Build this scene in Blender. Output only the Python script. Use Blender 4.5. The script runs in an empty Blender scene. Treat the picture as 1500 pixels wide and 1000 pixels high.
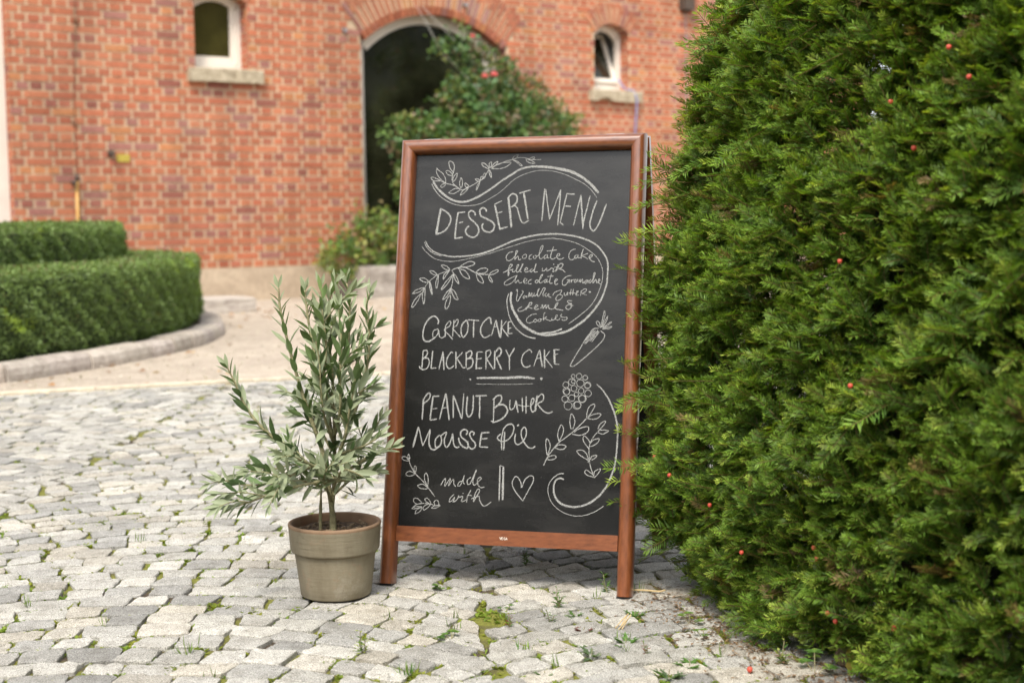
import bpy, math, random
import numpy as np
from mathutils import Vector, Matrix

# ---------------------------------------------------------------- camera, light, exposure
scene = bpy.context.scene
R = math.radians
CAM_H = 0.8
PITCH, ROLL = math.atan(181 / 2083.3), 0.0137
fw = Vector((0, math.cos(PITCH), -math.sin(PITCH)))
ux = Vector((1, 0, 0)).cross(fw)
rt = math.cos(ROLL) * Vector((1, 0, 0)) - math.sin(ROLL) * ux
up = math.sin(ROLL) * Vector((1, 0, 0)) + math.cos(ROLL) * ux
cd = bpy.data.cameras.new("camera")
cam = bpy.data.objects.new("camera", cd)
scene.collection.objects.link(cam)
cam.matrix_world = Matrix((
    (rt.x, up.x, -fw.x, 0), (rt.y, up.y, -fw.y, 0), (rt.z, up.z, -fw.z, CAM_H), (0, 0, 0, 1)))
cd.sensor_width = 36.0
cd.lens = 50.0
cd.clip_start = 0.05
cd.clip_end = 600
cd.dof.use_dof = True
cd.dof.focus_distance = 3.0
cd.dof.aperture_fstop = 4.0
scene.camera = cam

SUN_DIR = Vector((-0.22, -0.9, 0)).normalized() * math.cos(R(54)) + Vector((0, 0, math.sin(R(54))))
world = bpy.data.worlds.new("World")
scene.world = world
world.use_nodes = True
wn = world.node_tree
sky = wn.nodes.new("ShaderNodeTexSky")
sky.sky_type = 'NISHITA'
sky.sun_disc = False
sky.sun_elevation = R(54)
sky.sun_rotation = math.atan2(SUN_DIR.x, SUN_DIR.y)
sky.air_density = 1.0
sky.dust_density = 2.5
sky.ozone_density = 1.0
haze_sat = wn.nodes.new("ShaderNodeHueSaturation")          # thin white cloud: a paler sky
haze_sat.inputs["Saturation"].default_value = 0.2
wn.links.new(sky.outputs[0], haze_sat.inputs["Color"])
wn.links.new(haze_sat.outputs[0], wn.nodes["Background"].inputs[0])
wn.nodes["Background"].inputs[1].default_value = 0.125
sd = bpy.data.lights.new("sun", 'SUN')
sd.energy = 1.5
sd.angle = R(14.0)
sd.color = (1.0, 0.93, 0.82)
so = bpy.data.objects.new("sun", sd)
scene.collection.objects.link(so)
so.rotation_euler = SUN_DIR.to_track_quat('Z', 'Y').to_euler()

scene.view_settings.view_transform = 'Standard'
scene.view_settings.look = 'None'
scene.view_settings.exposure = 1.42
scene.view_settings.gamma = 1.0
scene.view_settings.use_curve_mapping = False
scene.cycles.use_denoising = True
scene.cycles.max_bounces = 8
scene.cycles.transparent_max_bounces = 16

rnd = random.Random(7)
rng = np.random.default_rng(11)
COL = scene.collection


# ---------------------------------------------------------------- helpers
def tag(o, label=None, cat=None, group=None, kind=None):
    if label: o["label"] = label
    if cat: o["category"] = cat
    if group: o["group"] = group
    if kind: o["kind"] = kind
    return o


def empty(name, loc, label, cat, group=None):
    o = bpy.data.objects.new(name, None)
    o.location = loc
    o.empty_display_size = 0.05
    COL.objects.link(o)
    return tag(o, label, cat, group)


def link(name, me, mat=None, parent=None, smooth=False):
    """link a mesh built in world coordinates, below its parent thing"""
    if mat is not None:
        me.materials.append(mat)
    if smooth:
        me.polygons.foreach_set("use_smooth", np.ones(len(me.polygons), dtype=bool))
    o = bpy.data.objects.new(name, me)
    COL.objects.link(o)
    if parent is not None:
        o.parent = parent
        p, t = parent, Vector((0, 0, 0))
        while p is not None:
            t += p.location
            p = p.parent
        me.transform(Matrix.Translation(-t))
    return o


def mesh_quads(name, V, F, colors=None):
    """V (n,3), F (m,4) numpy; colors (m,3) per face"""
    V = np.asarray(V, dtype=np.float32)
    F = np.asarray(F, dtype=np.int32)
    me = bpy.data.meshes.new(name)
    me.vertices.add(len(V))
    me.vertices.foreach_set("co", V.ravel())
    me.loops.add(F.size)
    me.loops.foreach_set("vertex_index", F.ravel())
    me.polygons.add(len(F))
    me.polygons.foreach_set("loop_start", np.arange(0, F.size, F.shape[1], dtype=np.int32))
    me.polygons.foreach_set("loop_total", np.full(len(F), F.shape[1], dtype=np.int32))
    if colors is not None:
        a = me.attributes.new("tone", 'FLOAT_COLOR', 'FACE')
        c = np.ones((len(F), 4), dtype=np.float32)
        c[:, :3] = colors
        a.data.foreach_set("color", c.ravel())
    me.update(calc_edges=True)
    return me


class MB:
    """collects shapes into one mesh; every face may carry a tone"""
    def __init__(self):
        self.v, self.f, self.c = [], [], []

    def poly(self, pts, faces, tone=(1, 1, 1)):
        n = len(self.v)
        self.v += [tuple(p) for p in pts]
        for f in faces:
            self.f.append(tuple(i + n for i in f))
            self.c.append(tone)

    def box(self, o, ax, ay, az, tone=(1, 1, 1), skip=()):
        o, ax, ay, az = map(Vector, (o, ax, ay, az))
        p = [o, o + ax, o + ax + ay, o + ay, o + az, o + ax + az, o + ax + ay + az, o + ay + az]
        fs = dict(b=(0, 3, 2, 1), t=(4, 5, 6, 7), f=(0, 1, 5, 4), k=(2, 3, 7, 6), l=(3, 0, 4, 7), r=(1, 2, 6, 5))
        self.poly(p, [q for k, q in fs.items() if k not in skip], tone)

    def tube(self, pts, rad, n=8, tone=(1, 1, 1), cap=True):
        pts = [Vector(p) for p in pts]
        if not hasattr(rad, '__len__'):
            rad = [rad] * len(pts)
        base = len(self.v)
        prev = None
        for i, p in enumerate(pts):
            t = (pts[min(i + 1, len(pts) - 1)] - pts[max(i - 1, 0)])
            t = t.normalized() if t.length > 1e-9 else Vector((0, 0, 1))
            a = prev if prev is not None else (Vector((0, 0, 1)) if abs(t.z) < .9 else Vector((1, 0, 0)))
            b = t.cross(a).normalized()
            a = b.cross(t).normalized()
            prev = a
            for k in range(n):
                w = 2 * math.pi * k / n
                self.v.append(tuple(p + (a * math.cos(w) + b * math.sin(w)) * rad[i]))
        for i in range(len(pts) - 1):
            for k in range(n):
                k2 = (k + 1) % n
                self.f.append((base + i * n + k, base + i * n + k2, base + (i + 1) * n + k2, base + (i + 1) * n + k))
                self.c.append(tone)
        if cap:
            self.f.append(tuple(base + k for k in range(n))[::-1]); self.c.append(tone)
            m = base + (len(pts) - 1) * n
            self.f.append(tuple(m + k for k in range(n))); self.c.append(tone)

    def lathe(self, prof, c, n=48, tone=(1, 1, 1), wob=0.0):
        base = len(self.v)
        c = Vector(c)
        for r, z in prof:
            for k in range(n):
                w = 2 * math.pi * k / n
                self.v.append((c.x + r * math.cos(w) * (1 + wob * math.sin(3 * w)), c.y + r * math.sin(w), c.z + z))
        for i in range(len(prof) - 1):
            for k in range(n):
                k2 = (k + 1) % n
                self.f.append((base + i * n + k, base + i * n + k2, base + (i + 1) * n + k2, base + (i + 1) * n + k))
                self.c.append(tone)

    def build(self, name, mat, parent=None, smooth=False):
        me = bpy.data.meshes.new(name)
        me.from_pydata(self.v, [], self.f)
        a = me.attributes.new("tone", 'FLOAT_COLOR', 'FACE')
        c = np.ones((len(self.f), 4), dtype=np.float32)
        c[:, :3] = np.array(self.c, dtype=np.float32).reshape(-1, 3)
        a.data.foreach_set("color", c.ravel())
        me.update()
        return link(name, me, mat, parent, smooth)


def catmull(pts, n=6):
    pts = [np.array(p, dtype=float) for p in pts]
    out = []
    for i in range(len(pts) - 1):
        p0 = pts[i - 1] if i else 2 * pts[0] - pts[1]
        p1, p2 = pts[i], pts[i + 1]
        p3 = pts[i + 2] if i + 2 < len(pts) else 2 * p2 - p1
        for k in range(n):
            t = k / n
            out.append(0.5 * ((2 * p1) + (-p0 + p2) * t + (2 * p0 - 5 * p1 + 4 * p2 - p3) * t * t
                              + (-p0 + 3 * p1 - 3 * p2 + p3) * t ** 3))
    out.append(pts[-1])
    return out


def leaf_quads(P, D, N, length, width, droop=0.0):
    """arrays of pointed leaves: two quads each side folded along the midrib -> (V, F)"""
    P = np.asarray(P, float); D = np.asarray(D, float); N = np.asarray(N, float)
    D = D / np.linalg.norm(D, axis=1, keepdims=True)
    S = np.cross(D, N); S /= np.linalg.norm(S, axis=1, keepdims=True) + 1e-9
    N = np.cross(S, D)
    L = np.broadcast_to(np.asarray(length, float).reshape(-1, 1), (len(P), 1))
    W = np.broadcast_to(np.asarray(width, float).reshape(-1, 1), (len(P), 1)) * 0.5
    mid = P + D * L * .5 + N * (-droop * L * .1)
    tip = P + D * L - N * L * droop
    a = mid + S * W + N * W * .35
    b = mid - S * W + N * W * .35
    n = len(P)
    V = np.stack([P, a, tip, b], axis=1).reshape(-1, 3)
    F = np.arange(n * 4).reshape(n, 4)
    return V, F


def unit(v):
    return v / (np.linalg.norm(v, axis=-1, keepdims=True) + 1e-12)


# ---------------------------------------------------------------- materials
def new_mat(name):
    m = bpy.data.materials.new(name)
    m.use_nodes = True
    nt = m.node_tree
    return m, nt, nt.nodes["Principled BSDF"]


def N_(nt, typ, **kw):
    n = nt.nodes.new(typ)
    for k, v in kw.items():
        if k in n.inputs.keys():
            n.inputs[k].default_value = v
        else:
            setattr(n, k, v)
    return n


def ramp(nt, fac, stops):
    r = nt.nodes.new("ShaderNodeValToRGB")
    e = r.color_ramp.elements
    while len(e) < len(stops):
        e.new(0.5)
    for el, (p, c) in zip(e, stops):
        el.position = p
        el.color = (*c, 1) if len(c) == 3 else c
    nt.links.new(fac, r.inputs[0])
    return r.outputs[0]


def noise(nt, scale, detail=4.0, rough=0.6, vec=None, stretch=None):
    t = N_(nt, "ShaderNodeTexNoise", Scale=scale, Detail=detail, Roughness=rough)
    if vec is None:
        vec = nt.nodes.new("ShaderNodeTexCoord").outputs["Object"]
    if stretch:
        mp = nt.nodes.new("ShaderNodeMapping")
        mp.inputs["Scale"].default_value = stretch
        nt.links.new(vec, mp.inputs[0])
        vec = mp.outputs[0]
    nt.links.new(vec, t.inputs["Vector"])
    return t.outputs["Fac"]


def mix(nt, fac, a, b, mode='MIX'):
    m = nt.nodes.new("ShaderNodeMix")
    m.data_type = 'RGBA'
    m.blend_type = mode
    for sock, val in ((m.inputs[0], fac), (m.inputs[6], a), (m.inputs[7], b)):
        if hasattr(val, 'is_linked'):
            nt.links.new(val, sock)
        elif isinstance(val, (int, float)):
            sock.default_value = val
        else:
            sock.default_value = (*val, 1)
    return m.outputs[2]


def tone(nt):
    return N_(nt, "ShaderNodeAttribute", attribute_name="tone").outputs["Color"]


def bump(nt, b, h, strength=0.3, dist=0.01):
    bm = N_(nt, "ShaderNodeBump", Strength=strength, Distance=dist)
    nt.links.new(h, bm.inputs["Height"])
    nt.links.new(bm.outputs[0], b.inputs["Normal"])


def foliage_mat(name, rough=0.5, trans=0.35, tint=(1.25, 1.3, .5), spec=0.4, under=None):
    m, nt, b = new_mat(name)
    col = mix(nt, 0.5, tone(nt), ramp(nt, noise(nt, 35.0), [(.3, (.6, .6, .6)), (.7, (1.4, 1.4, 1.4))]), 'MULTIPLY')
    col = mix(nt, .0, col, col)
    if under:
        g = nt.nodes.new("ShaderNodeNewGeometry")
        col = mix(nt, g.outputs["Backfacing"], col, under)
    nt.links.new(col, b.inputs["Base Color"])
    b.inputs["Roughness"].default_value = rough
    b.inputs["Specular IOR Level"].default_value = spec
    tr = nt.nodes.new("ShaderNodeBsdfTranslucent")
    nt.links.new(mix(nt, 1.0, col, tint, 'MULTIPLY'), tr.inputs["Color"])
    ms = nt.nodes.new("ShaderNodeMixShader")
    ms.inputs[0].default_value = trans
    nt.links.new(b.outputs[0], ms.inputs[1])
    nt.links.new(tr.outputs[0], ms.inputs[2])
    nt.links.new(ms.outputs[0], nt.nodes["Material Output"].inputs["Surface"])
    return m


M = {}

# worn granite setts: per-stone tone, mineral speckle, stains
m, nt, b = new_mat("granite_sett"); M['sett'] = m
sp = ramp(nt, noise(nt, 420, 2, .7), [(.34, (.12, .12, .12)), (.45, (.8, .8, .79)), (.57, (1.0, 1.0, .99)), (.68, (1.7, 1.7, 1.68))])
c = mix(nt, .8, tone(nt), sp, 'MULTIPLY')
c = mix(nt, .7, c, ramp(nt, noise(nt, 26, 5, .65), [(.32, (.62, .6, .56)), (.55, (1, 1, 1)), (.75, (1.12, 1.11, 1.08))]), 'MULTIPLY')
c = mix(nt, .6, c, ramp(nt, noise(nt, 3.2, 3), [(.35, (.78, .76, .72)), (.65, (1.08, 1.07, 1.05))]), 'MULTIPLY')
nt.links.new(c, b.inputs["Base Color"])
b.inputs["Roughness"].default_value = .82
b.inputs["Specular IOR Level"].default_value = .3
hh = nt.nodes.new("ShaderNodeMath"); hh.operation = 'ADD'
nt.links.new(noise(nt, 260, 3, .7), hh.inputs[0]); nt.links.new(noise(nt, 45, 4, .6), hh.inputs[1])
bump(nt, b, hh.outputs[0], .55, .004)

# joint soil: brown grit with moss
m, nt, b = new_mat("joint_soil"); M['joint'] = m
c1 = ramp(nt, noise(nt, 220, 3, .7), [(.3, (.028, .02, .012)), (.55, (.075, .054, .033)), (.75, (.16, .12, .08))])
c2 = ramp(nt, noise(nt, 300, 2), [(.3, (.08, .085, .012)), (.7, (.24, .24, .035))])
msk = ramp(nt, noise(nt, 5.5, 4, .6), [(.4, (0, 0, 0)), (.52, (1, 1, 1))])
nt.links.new(mix(nt, msk, c1, c2), b.inputs["Base Color"])
b.inputs["Roughness"].default_value = 1
bump(nt, b, noise(nt, 400, 3), .6, .006)

# gravel yard
m, nt, b = new_mat("gravel"); M['gravel'] = m
c = mix(nt, .8, ramp(nt, noise(nt, 1.3, 4), [(.3, (.38, .32, .26)), (.7, (.5, .43, .35))]),
        ramp(nt, noise(nt, 90, 3, .7), [(.3, (.6, .58, .55)), (.55, (1, 1, 1)), (.75, (1.25, 1.25, 1.22))]), 'MULTIPLY')
c = mix(nt, .5, c, ramp(nt, noise(nt, 8, 3, .7), [(.35, (.6, .58, .55)), (.62, (1.08, 1.07, 1.06))]), 'MULTIPLY')
nt.links.new(c, b.inputs["Base Color"])
b.inputs["Roughness"].default_value = .95
bump(nt, b, noise(nt, 120, 4, .7), .5, .01)

m, nt, b = new_mat("bed_soil"); M['soil'] = m
c = ramp(nt, noise(nt, 160, 4, .75), [(.3, (.03, .02, .013)), (.5, (.085, .056, .035)), (.72, (.2, .13, .08))])
nt.links.new(c, b.inputs["Base Color"]); b.inputs["Roughness"].default_value = 1
bump(nt, b, noise(nt, 120, 4, .7), .9, .01)

# rough stone (kerbs, sills, plinth, trough)
def stone_mat(name, base, dark, spot, sc=18, bs=.5):
    m, nt, b = new_mat(name)
    c = ramp(nt, noise(nt, sc, 6, .68), [(.3, dark), (.52, base), (.72, spot)])
    c = mix(nt, .8, c, tone(nt), 'MULTIPLY')
    c = mix(nt, .5, c, ramp(nt, noise(nt, sc * 9, 3, .7), [(.3, (.6, .6, .6)), (.6, (1.1, 1.1, 1.1))]), 'MULTIPLY')
    nt.links.new(c, b.inputs["Base Color"]); b.inputs["Roughness"].default_value = .9
    bump(nt, b, noise(nt, sc * 2.5, 5, .65), bs, .02)
    return m
M['kerb'] = stone_mat("kerb_granite", (.46, .41, .36), (.27, .23, .2), (.56, .52, .47), 14)
M['sill'] = stone_mat("sill_sandstone", (.45, .38, .27), (.25, .2, .13), (.55, .48, .36), 16)
M['plinth'] = stone_mat("plinth_render", (.47, .37, .27), (.36, .28, .2), (.55, .45, .33), 3, .25)
M['trough'] = stone_mat("rough_granite", (.36, .32, .28), (.2, .17, .15), (.5, .45, .4), 7, .8)

# brick: tone per brick, firing marks, lime bloom
m, nt, b = new_mat("brick_face"); M['brick'] = m
c = mix(nt, .75, tone(nt), ramp(nt, noise(nt, 30, 5, .7), [(.3, (.66, .62, .6)), (.5, (1, 1, 1)), (.75, (1.22, 1.25, 1.3))]), 'MULTIPLY')
c = mix(nt, ramp(nt, noise(nt, 1.1, 4, .6), [(.5, (0, 0, 0)), (.8, (.2, .2, .2))]), c, (.46, .3, .21))
c = mix(nt, .55, c, ramp(nt, noise(nt, 1.0, 5, .65, stretch=(1.6, 1.6, .35)), [(.36, (.62, .6, .6)), (.52, (1, 1, 1)), (.7, (1.1, 1.1, 1.1))]), 'MULTIPLY')
nt.links.new(c, b.inputs["Base Color"]); b.inputs["Roughness"].default_value = .9
bump(nt, b, noise(nt, 90, 4, .7), .4, .006)
m, nt, b = new_mat("lime_mortar"); M['mortar'] = m
c = mix(nt, .8, ramp(nt, noise(nt, 2.0, 5, .6), [(.3, (.54, .4, .265)), (.7, (.64, .49, .34))]),
        ramp(nt, noise(nt, 140, 3, .7), [(.3, (.7, .68, .65)), (.6, (1.08, 1.08, 1.08))]), 'MULTIPLY')
c = mix(nt, .55, c, ramp(nt, noise(nt, 1.0, 5, .65, stretch=(1.6, 1.6, .35)), [(.36, (.62, .6, .6)), (.52, (1, 1, 1)), (.7, (1.1, 1.1, 1.1))]), 'MULTIPLY')
nt.links.new(c, b.inputs["Base Color"]); b.inputs["Roughness"].default_value = .95
bump(nt, b, noise(nt, 200, 3), .4, .004)

def plain(name, col, rough=.5, spec=.5, metal=0.0, var=.12, sc=20, coat=0.0):
    m, nt, b = new_mat(name)
    lo = tuple(x * (1 - var) for x in col); hi = tuple(min(1, x * (1 + var)) for x in col)
    nt.links.new(ramp(nt, noise(nt, sc, 4), [(.3, lo), (.7, hi)]), b.inputs["Base Color"])
    b.inputs["Roughness"].default_value = rough
    b.inputs["Specular IOR Level"].default_value = spec
    b.inputs["Metallic"].default_value = metal
    b.inputs["Coat Weight"].default_value = coat
    return m
M['white'] = plain("white_paint", (.74, .68, .6), .45, .4, var=.05, sc=6)
M['glass'] = plain("dark_glass", (.016, .017, .009), .09, .75, var=.75, sc=2.2)  # dark pane with dim green foliage reflections mottled into the base colour
M['glass_olive_reflection'] = plain("olive_reflection_glass", (.05, .045, .012), .12, .4, var=.3, sc=4)  # olive-brown reflections painted in as the base colour
M['curtain'] = plain("grey_curtain", (.42, .42, .4), .8, .2, var=.1, sc=9)
M['dark'] = plain("dark_interior", (.012, .011, .01), .9, .1)
M['iron'] = plain("weathered_iron", (.1, .075, .06), .7, .3, .3, .3, 60)
M['conduit'] = plain('rusty_conduit', (.2, .1, .06), .8, .2, 0, .3, 60)
M['brass'] = plain("ochre_pipe", (.52, .3, .09), .5, .4, 0, .15, 40)
M['steel'] = plain("galvanised_steel", (.4, .4, .42), .4, .5, .8, .1, 50)
M['yellow'] = plain("yellow_plate", (.42, .33, .06), .5, .4)
M['cable'] = plain("blue_cable", (.22, .24, .42), .6, .3)
M['wire'] = plain("pale_string", (.6, .58, .53), .6, .3)
M['black'] = plain("black_lacquer", (.01, .009, .009), .5, .4)
M['roof'] = plain("roof_tiles", (.2, .08, .05), .8, .3, var=.3, sc=8)

# varnished wood, one grain direction each
def wood_mat(name, stretch):
    m, nt, b = new_mat(name)
    g = noise(nt, 1.0, 6, .65, stretch=stretch)
    c = ramp(nt, g, [(.25, (.09, .027, .01)), (.45, (.165, .051, .018)), (.6, (.2, .064, .023)), (.8, (.25, .087, .033))])
    c = mix(nt, .5, c, ramp(nt, noise(nt, 9, 3), [(.3, (.75, .72, .7)), (.65, (1.1, 1.1, 1.1))]), 'MULTIPLY')
    wear = ramp(nt, noise(nt, 38, 5, .8), [(.66, (0, 0, 0)), (.78, (.5, .5, .5))])
    c = mix(nt, wear, c, (.3, .15, .075))
    nt.links.new(c, b.inputs["Base Color"])
    b.inputs["Roughness"].default_value = .34
    b.inputs["Specular IOR Level"].default_value = .5
    b.inputs["Coat Weight"].default_value = .8
    b.inputs["Coat Roughness"].default_value = .14
    bump(nt, b, g, .12, .002)
    return m
M['wood_v'] = wood_mat("varnished_wood_upright", (150, 150, 5))
M['wood_h'] = wood_mat("varnished_wood_rail", (6, 150, 150))

m, nt, b = new_mat("blackboard"); M['board'] = m
c = ramp(nt, noise(nt, 6, 6, .7), [(.3, (.006, .0058, .0055)), (.55, (.0085, .0082, .0079)), (.8, (.016, .0155, .015))])
# wiped chalk: soft diagonal smears and dust
sm = ramp(nt, noise(nt, 1.0, 5, .62, stretch=(5, 5, 14)), [(.46, (0, 0, 0)), (.78, (1, 1, 1))])
c = mix(nt, sm, c, (.026, .025, .0235))
du = ramp(nt, noise(nt, 300, 2, .7), [(.66, (0, 0, 0)), (.8, (.12, .12, .12))])
c = mix(nt, du, c, (.3, .29, .27))
nt.links.new(c, b.inputs["Base Color"])
b.inputs["Roughness"].default_value = .27
b.inputs["Specular IOR Level"].default_value = .42
bump(nt, b, noise(nt, 500, 2), .06, .001)

m, nt, b = new_mat("chalk"); M['chalk'] = m
b.inputs["Base Color"].default_value = (.37, .37, .36, 1)
b.inputs["Roughness"].default_value = 1
b.inputs["Specular IOR Level"].default_value = .05
nt.links.new(ramp(nt, noise(nt, 620, 3, .75), [(.34, (.12, .12, .12)), (.56, (.92, .92, .92))]), b.inputs["Alpha"])

m, nt, b = new_mat("clay_pot"); M['pot'] = m
c = ramp(nt, noise(nt, 14, 6, .65, stretch=(1, 1, .35)), [(.3, (.14, .115, .072)), (.5, (.2, .17, .115)), (.72, (.26, .23, .16))])
c = mix(nt, ramp(nt, noise(nt, 30, 3, .7), [(.6, (0, 0, 0)), (.78, (.5, .5, .5))]), c, (.27, .16, .1))
c = mix(nt, ramp(nt, noise(nt, 9, 6, .75), [(.56, (0, 0, 0)), (.74, (.55, .55, .55))]), c, (.36, .335, .28))
c = mix(nt, ramp(nt, noise(nt, 75, 3, .8), [(.64, (0, 0, 0)), (.72, (.6, .6, .6))]), c, (.13, .1, .06))
c = mix(nt, .85, c, tone(nt), 'MULTIPLY')
nt.links.new(c, b.inputs["Base Color"]); b.inputs["Roughness"].default_value = .85
bump(nt, b, noise(nt, 50, 5, .6, stretch=(.3, .3, 3)), .3, .004)

M['bark'] = stone_mat("bark", (.16, .115, .07), (.07, .05, .03), (.26, .2, .14), 60, .6)
M['green_stem'] = stone_mat("olive_stem", (.26, .24, .13), (.16, .14, .075), (.38, .36, .2), 40, .4)
M['yew'] = foliage_mat("yew_needles", .5, .38, (1.35, 1.3, .35), .28)
M['box'] = foliage_mat("box_leaves", .5, .25, (1.2, 1.3, .4), .35)
M['rose'] = foliage_mat("rose_leaves", .5, .3)
M['olive'] = foliage_mat("olive_leaves", .48, .18, (1.1, 1.15, .6), .45, under=(.27, .31, .19))
M['weed'] = foliage_mat("weed_leaves", .6, .35)
M['petal'] = plain("rose_petals", (.8, .27, .27), .6, .2)
M['berry'] = plain("red_aril", (.5, .07, .04), .4, .5)
M['log'] = stone_mat("old_log", (.2, .14, .08), (.09, .06, .035), (.33, .25, .16), 25, .9)
M['straw'] = plain("dry_straw", (.5, .38, .2), .8, .2)
M['deadleaf'] = foliage_mat("dead_leaves", .8, .2)

# ================================================================ GROUND
g = MB()
g.poly([(-200, -200, -.022), (200, -200, -.022), (200, 300, -.022), (-200, 300, -.022)], [(0, 1, 2, 3)])
tag(g.build('ground', M['gravel']), kind='structure')

E0, E1 = Vector((-2.425, 6.682, 0)), Vector((-.676, 7.348, 0))      # far edge of the setts
ED = (E1 - E0).normalized()
EN = Vector((-ED.y, ED.x, 0))
g = MB()
a, bq = E0 - ED * 12, E1 + ED * 14
def edge_line(x):
    return E0.y + (x - E0.x) * ED.y / ED.x
n_ = 40
for i in range(n_):
    p, q = a.lerp(bq, i / n_), a.lerp(bq, (i + 1) / n_)
    for k in range(12):
        o1, o2 = EN * (.06 + k * 1.6), EN * (.06 + (k + 1) * 1.6)
        g.poly([p + o1, q + o1, q + o2, p + o2], [(0, 1, 2, 3)])
yard = g.build('gravel_yard', M['gravel'])
yard.data.transform(Matrix.Translation((0, 0, -.004)))
tag(yard, kind='structure')
g = MB()
s = -12.0
while s < 15:
    L_ = rnd.uniform(.5, .8)
    o = E0 + ED * s - EN * .01
    t_ = rnd.uniform(.9, 1.1)
    g.box(o + Vector((0, 0, -.02)), ED * (L_ - .006), EN * .07, Vector((0, 0, .02 + rnd.uniform(.003, .012))), (1.5 * t_, 1.42 * t_, 1.2 * t_))
    s += L_
tag(g.build('edging_strip', M['kerb']), kind='structure')

# fallen leaves in the yard: nobody could count them
P, D, Nn, Ls, Cc = [], [], [], [], []
for cx, cy, sx, sy, n in ((-2.2, 12.8, .5, .6, 40), (-1.7, 12.2, .7, .5, 30), (-2.3, 8.4, .35, .9, 26), (-1.2, 11, 1.2, 1.6, 24), (-1.8, 7.4, .6, .3, 12)):
    for _ in range(n):
        P.append((rnd.gauss(cx, sx), rnd.gauss(cy, sy), .004))
        an = rnd.uniform(0, 6.3)
        D.append((math.cos(an), math.sin(an), rnd.uniform(0, .4)))
        Nn.append((rnd.gauss(0, .3), rnd.gauss(0, .3), 1))
        Ls.append(rnd.uniform(.03, .06))
        Cc.append(rnd.choice([(.4, .2, .07), (.3, .16, .07), (.46, .3, .12), (.24, .13, .07)]))
V, F = leaf_quads(P, D, Nn, Ls, np.array(Ls) * .6, .1)
tag(link('fallen_leaves', mesh_quads('fallen_leaves', V, F, Cc), M['deadleaf']),
    'scatter of brown fallen leaves on the pale gravel yard', 'leaves', kind='stuff')

P, D, Nn, Ls, Ws, Cc = [], [], [], [], [], []
for _ in range(2600):
    y_ = 6.8 + 8.5 * rnd.random() ** 1.4
    x_ = rnd.uniform(-3.6, 1.2) * y_ / 9
    if y_ < edge_line(x_) + .1: continue
    P.append((x_, y_, .003)); an = rnd.uniform(0, 6.3)
    D.append((math.cos(an), math.sin(an), rnd.uniform(0, .5))); Nn.append((rnd.gauss(0, .3), rnd.gauss(0, .3), 1))
    Ls.append(rnd.uniform(.01, .024)); Ws.append(Ls[-1] * rnd.uniform(.6, 1))
    k_ = rnd.choice([.3, .36, .42, .5, .56])
    Cc.append((k_, k_ * .9, k_ * .78))
V, F = leaf_quads(P, D, Nn, Ls, Ws, .05)
tag(link('pebbles', mesh_quads('pebbles', V, F, Cc), M['deadleaf']), 'loose pebbles strewn over the gravel yard', 'pebbles', kind='stuff')

# joint bed under the setts
g = MB()
a, bq = E0 - ED * 12, E1 + ED * 14
g.poly([a, (a.x, -6, 0), (bq.x, -6, 0), bq], [(0, 1, 2, 3)])
jb = g.build('joint_bed', M['joint'])
jb.data.transform(Matrix.Translation((0, 0, -.0085)))
tag(jb, kind='structure')

# setts laid in segmental arcs: seeds -> clipped cells -> domed stones
PER, RR = 1.36, 1.02
tmax = math.asin(.5 * PER / RR)
X_LO, X_HI = -4.2, 3.4
def edge_y(x):
    return E0.y + (x - E0.x) * ED.y / ED.x
cells = []
for col in range(-3, 4):
    cx = -.74 + col * PER
    y = .9 + rnd.uniform(0, .05)
    k = 0
    ph0 = rnd.uniform(0, 6)
    lower = None
    while y < 10.6:
        dy = rnd.uniform(.071, .086)
        ph1 = rnd.uniform(0, 6)
        nst = 17
        ts = [-tmax]
        t = -tmax + (2 * tmax / nst) * (rnd.uniform(.4, .65) if k % 2 else rnd.uniform(.9, 1.1))
        while t < tmax - .04:
            ts.append(t)
            t += (2 * tmax / nst) * rnd.uniform(.8, 1.22)
        ts.append(tmax)
        def yrow(tt, yy, ph):
            return yy + RR * math.cos(tt) - RR + .006 * math.sin(tt * 7 + ph) + .004 * math.sin(tt * 17 + ph * 2)
        for t0, t1 in zip(ts[:-1], ts[1:]):
            sl = rnd.gauss(0, .012)
            x0, x1 = cx + RR * math.sin(t0), cx + RR * math.sin(t1)
            if t0 == ts[0]: x0 += .014 * math.sin(y * 36) + .008 * math.sin(y * 91)
            if t1 == ts[-1]: x1 += .014 * math.sin(y * 36) + .008 * math.sin(y * 91)
            ym = yrow((t0 + t1) / 2, y, ph0)
            xm = (x0 + x1) / 2
            if X_LO < xm < X_HI and 1.3 < ym < edge_y(xm) - .02 and abs(xm) < 1.0 + ym * .46:
                e0, e1 = rnd.gauss(0, .006), rnd.gauss(0, .006)
                u0, u1 = (max(-tmax, min(tmax, t_ + .85 * dy * math.sin(t_) / RR)) for t_ in (t0, t1))
                w0, w1 = x0 + RR * (math.sin(u0) - math.sin(t0)), x1 + RR * (math.sin(u1) - math.sin(t1))
                if w1 - w0 < .02: continue
                cells.append([(x0 + e0, yrow(t0, y, ph0)), (x1 + e1, yrow(t1, y, ph0)), (w1 - e1 * .5 + rnd.gauss(0, .004), yrow(u1, y + dy, ph1)), (w0 - e0 * .5 + rnd.gauss(0, .004), yrow(u0, y + dy, ph1))])
        y += dy
        ph0 = ph1
        k += 1
SV, SF4, SC4 = [], [], []
JOINTS = []
PAL = [(.47, .458, .425), (.43, .42, .395), (.375, .368, .35), (.5, .485, .45), (.475, .445, .39), (.33, .325, .312), (.45, .425, .38), (.45, .438, .412)]
nv = 0
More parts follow.
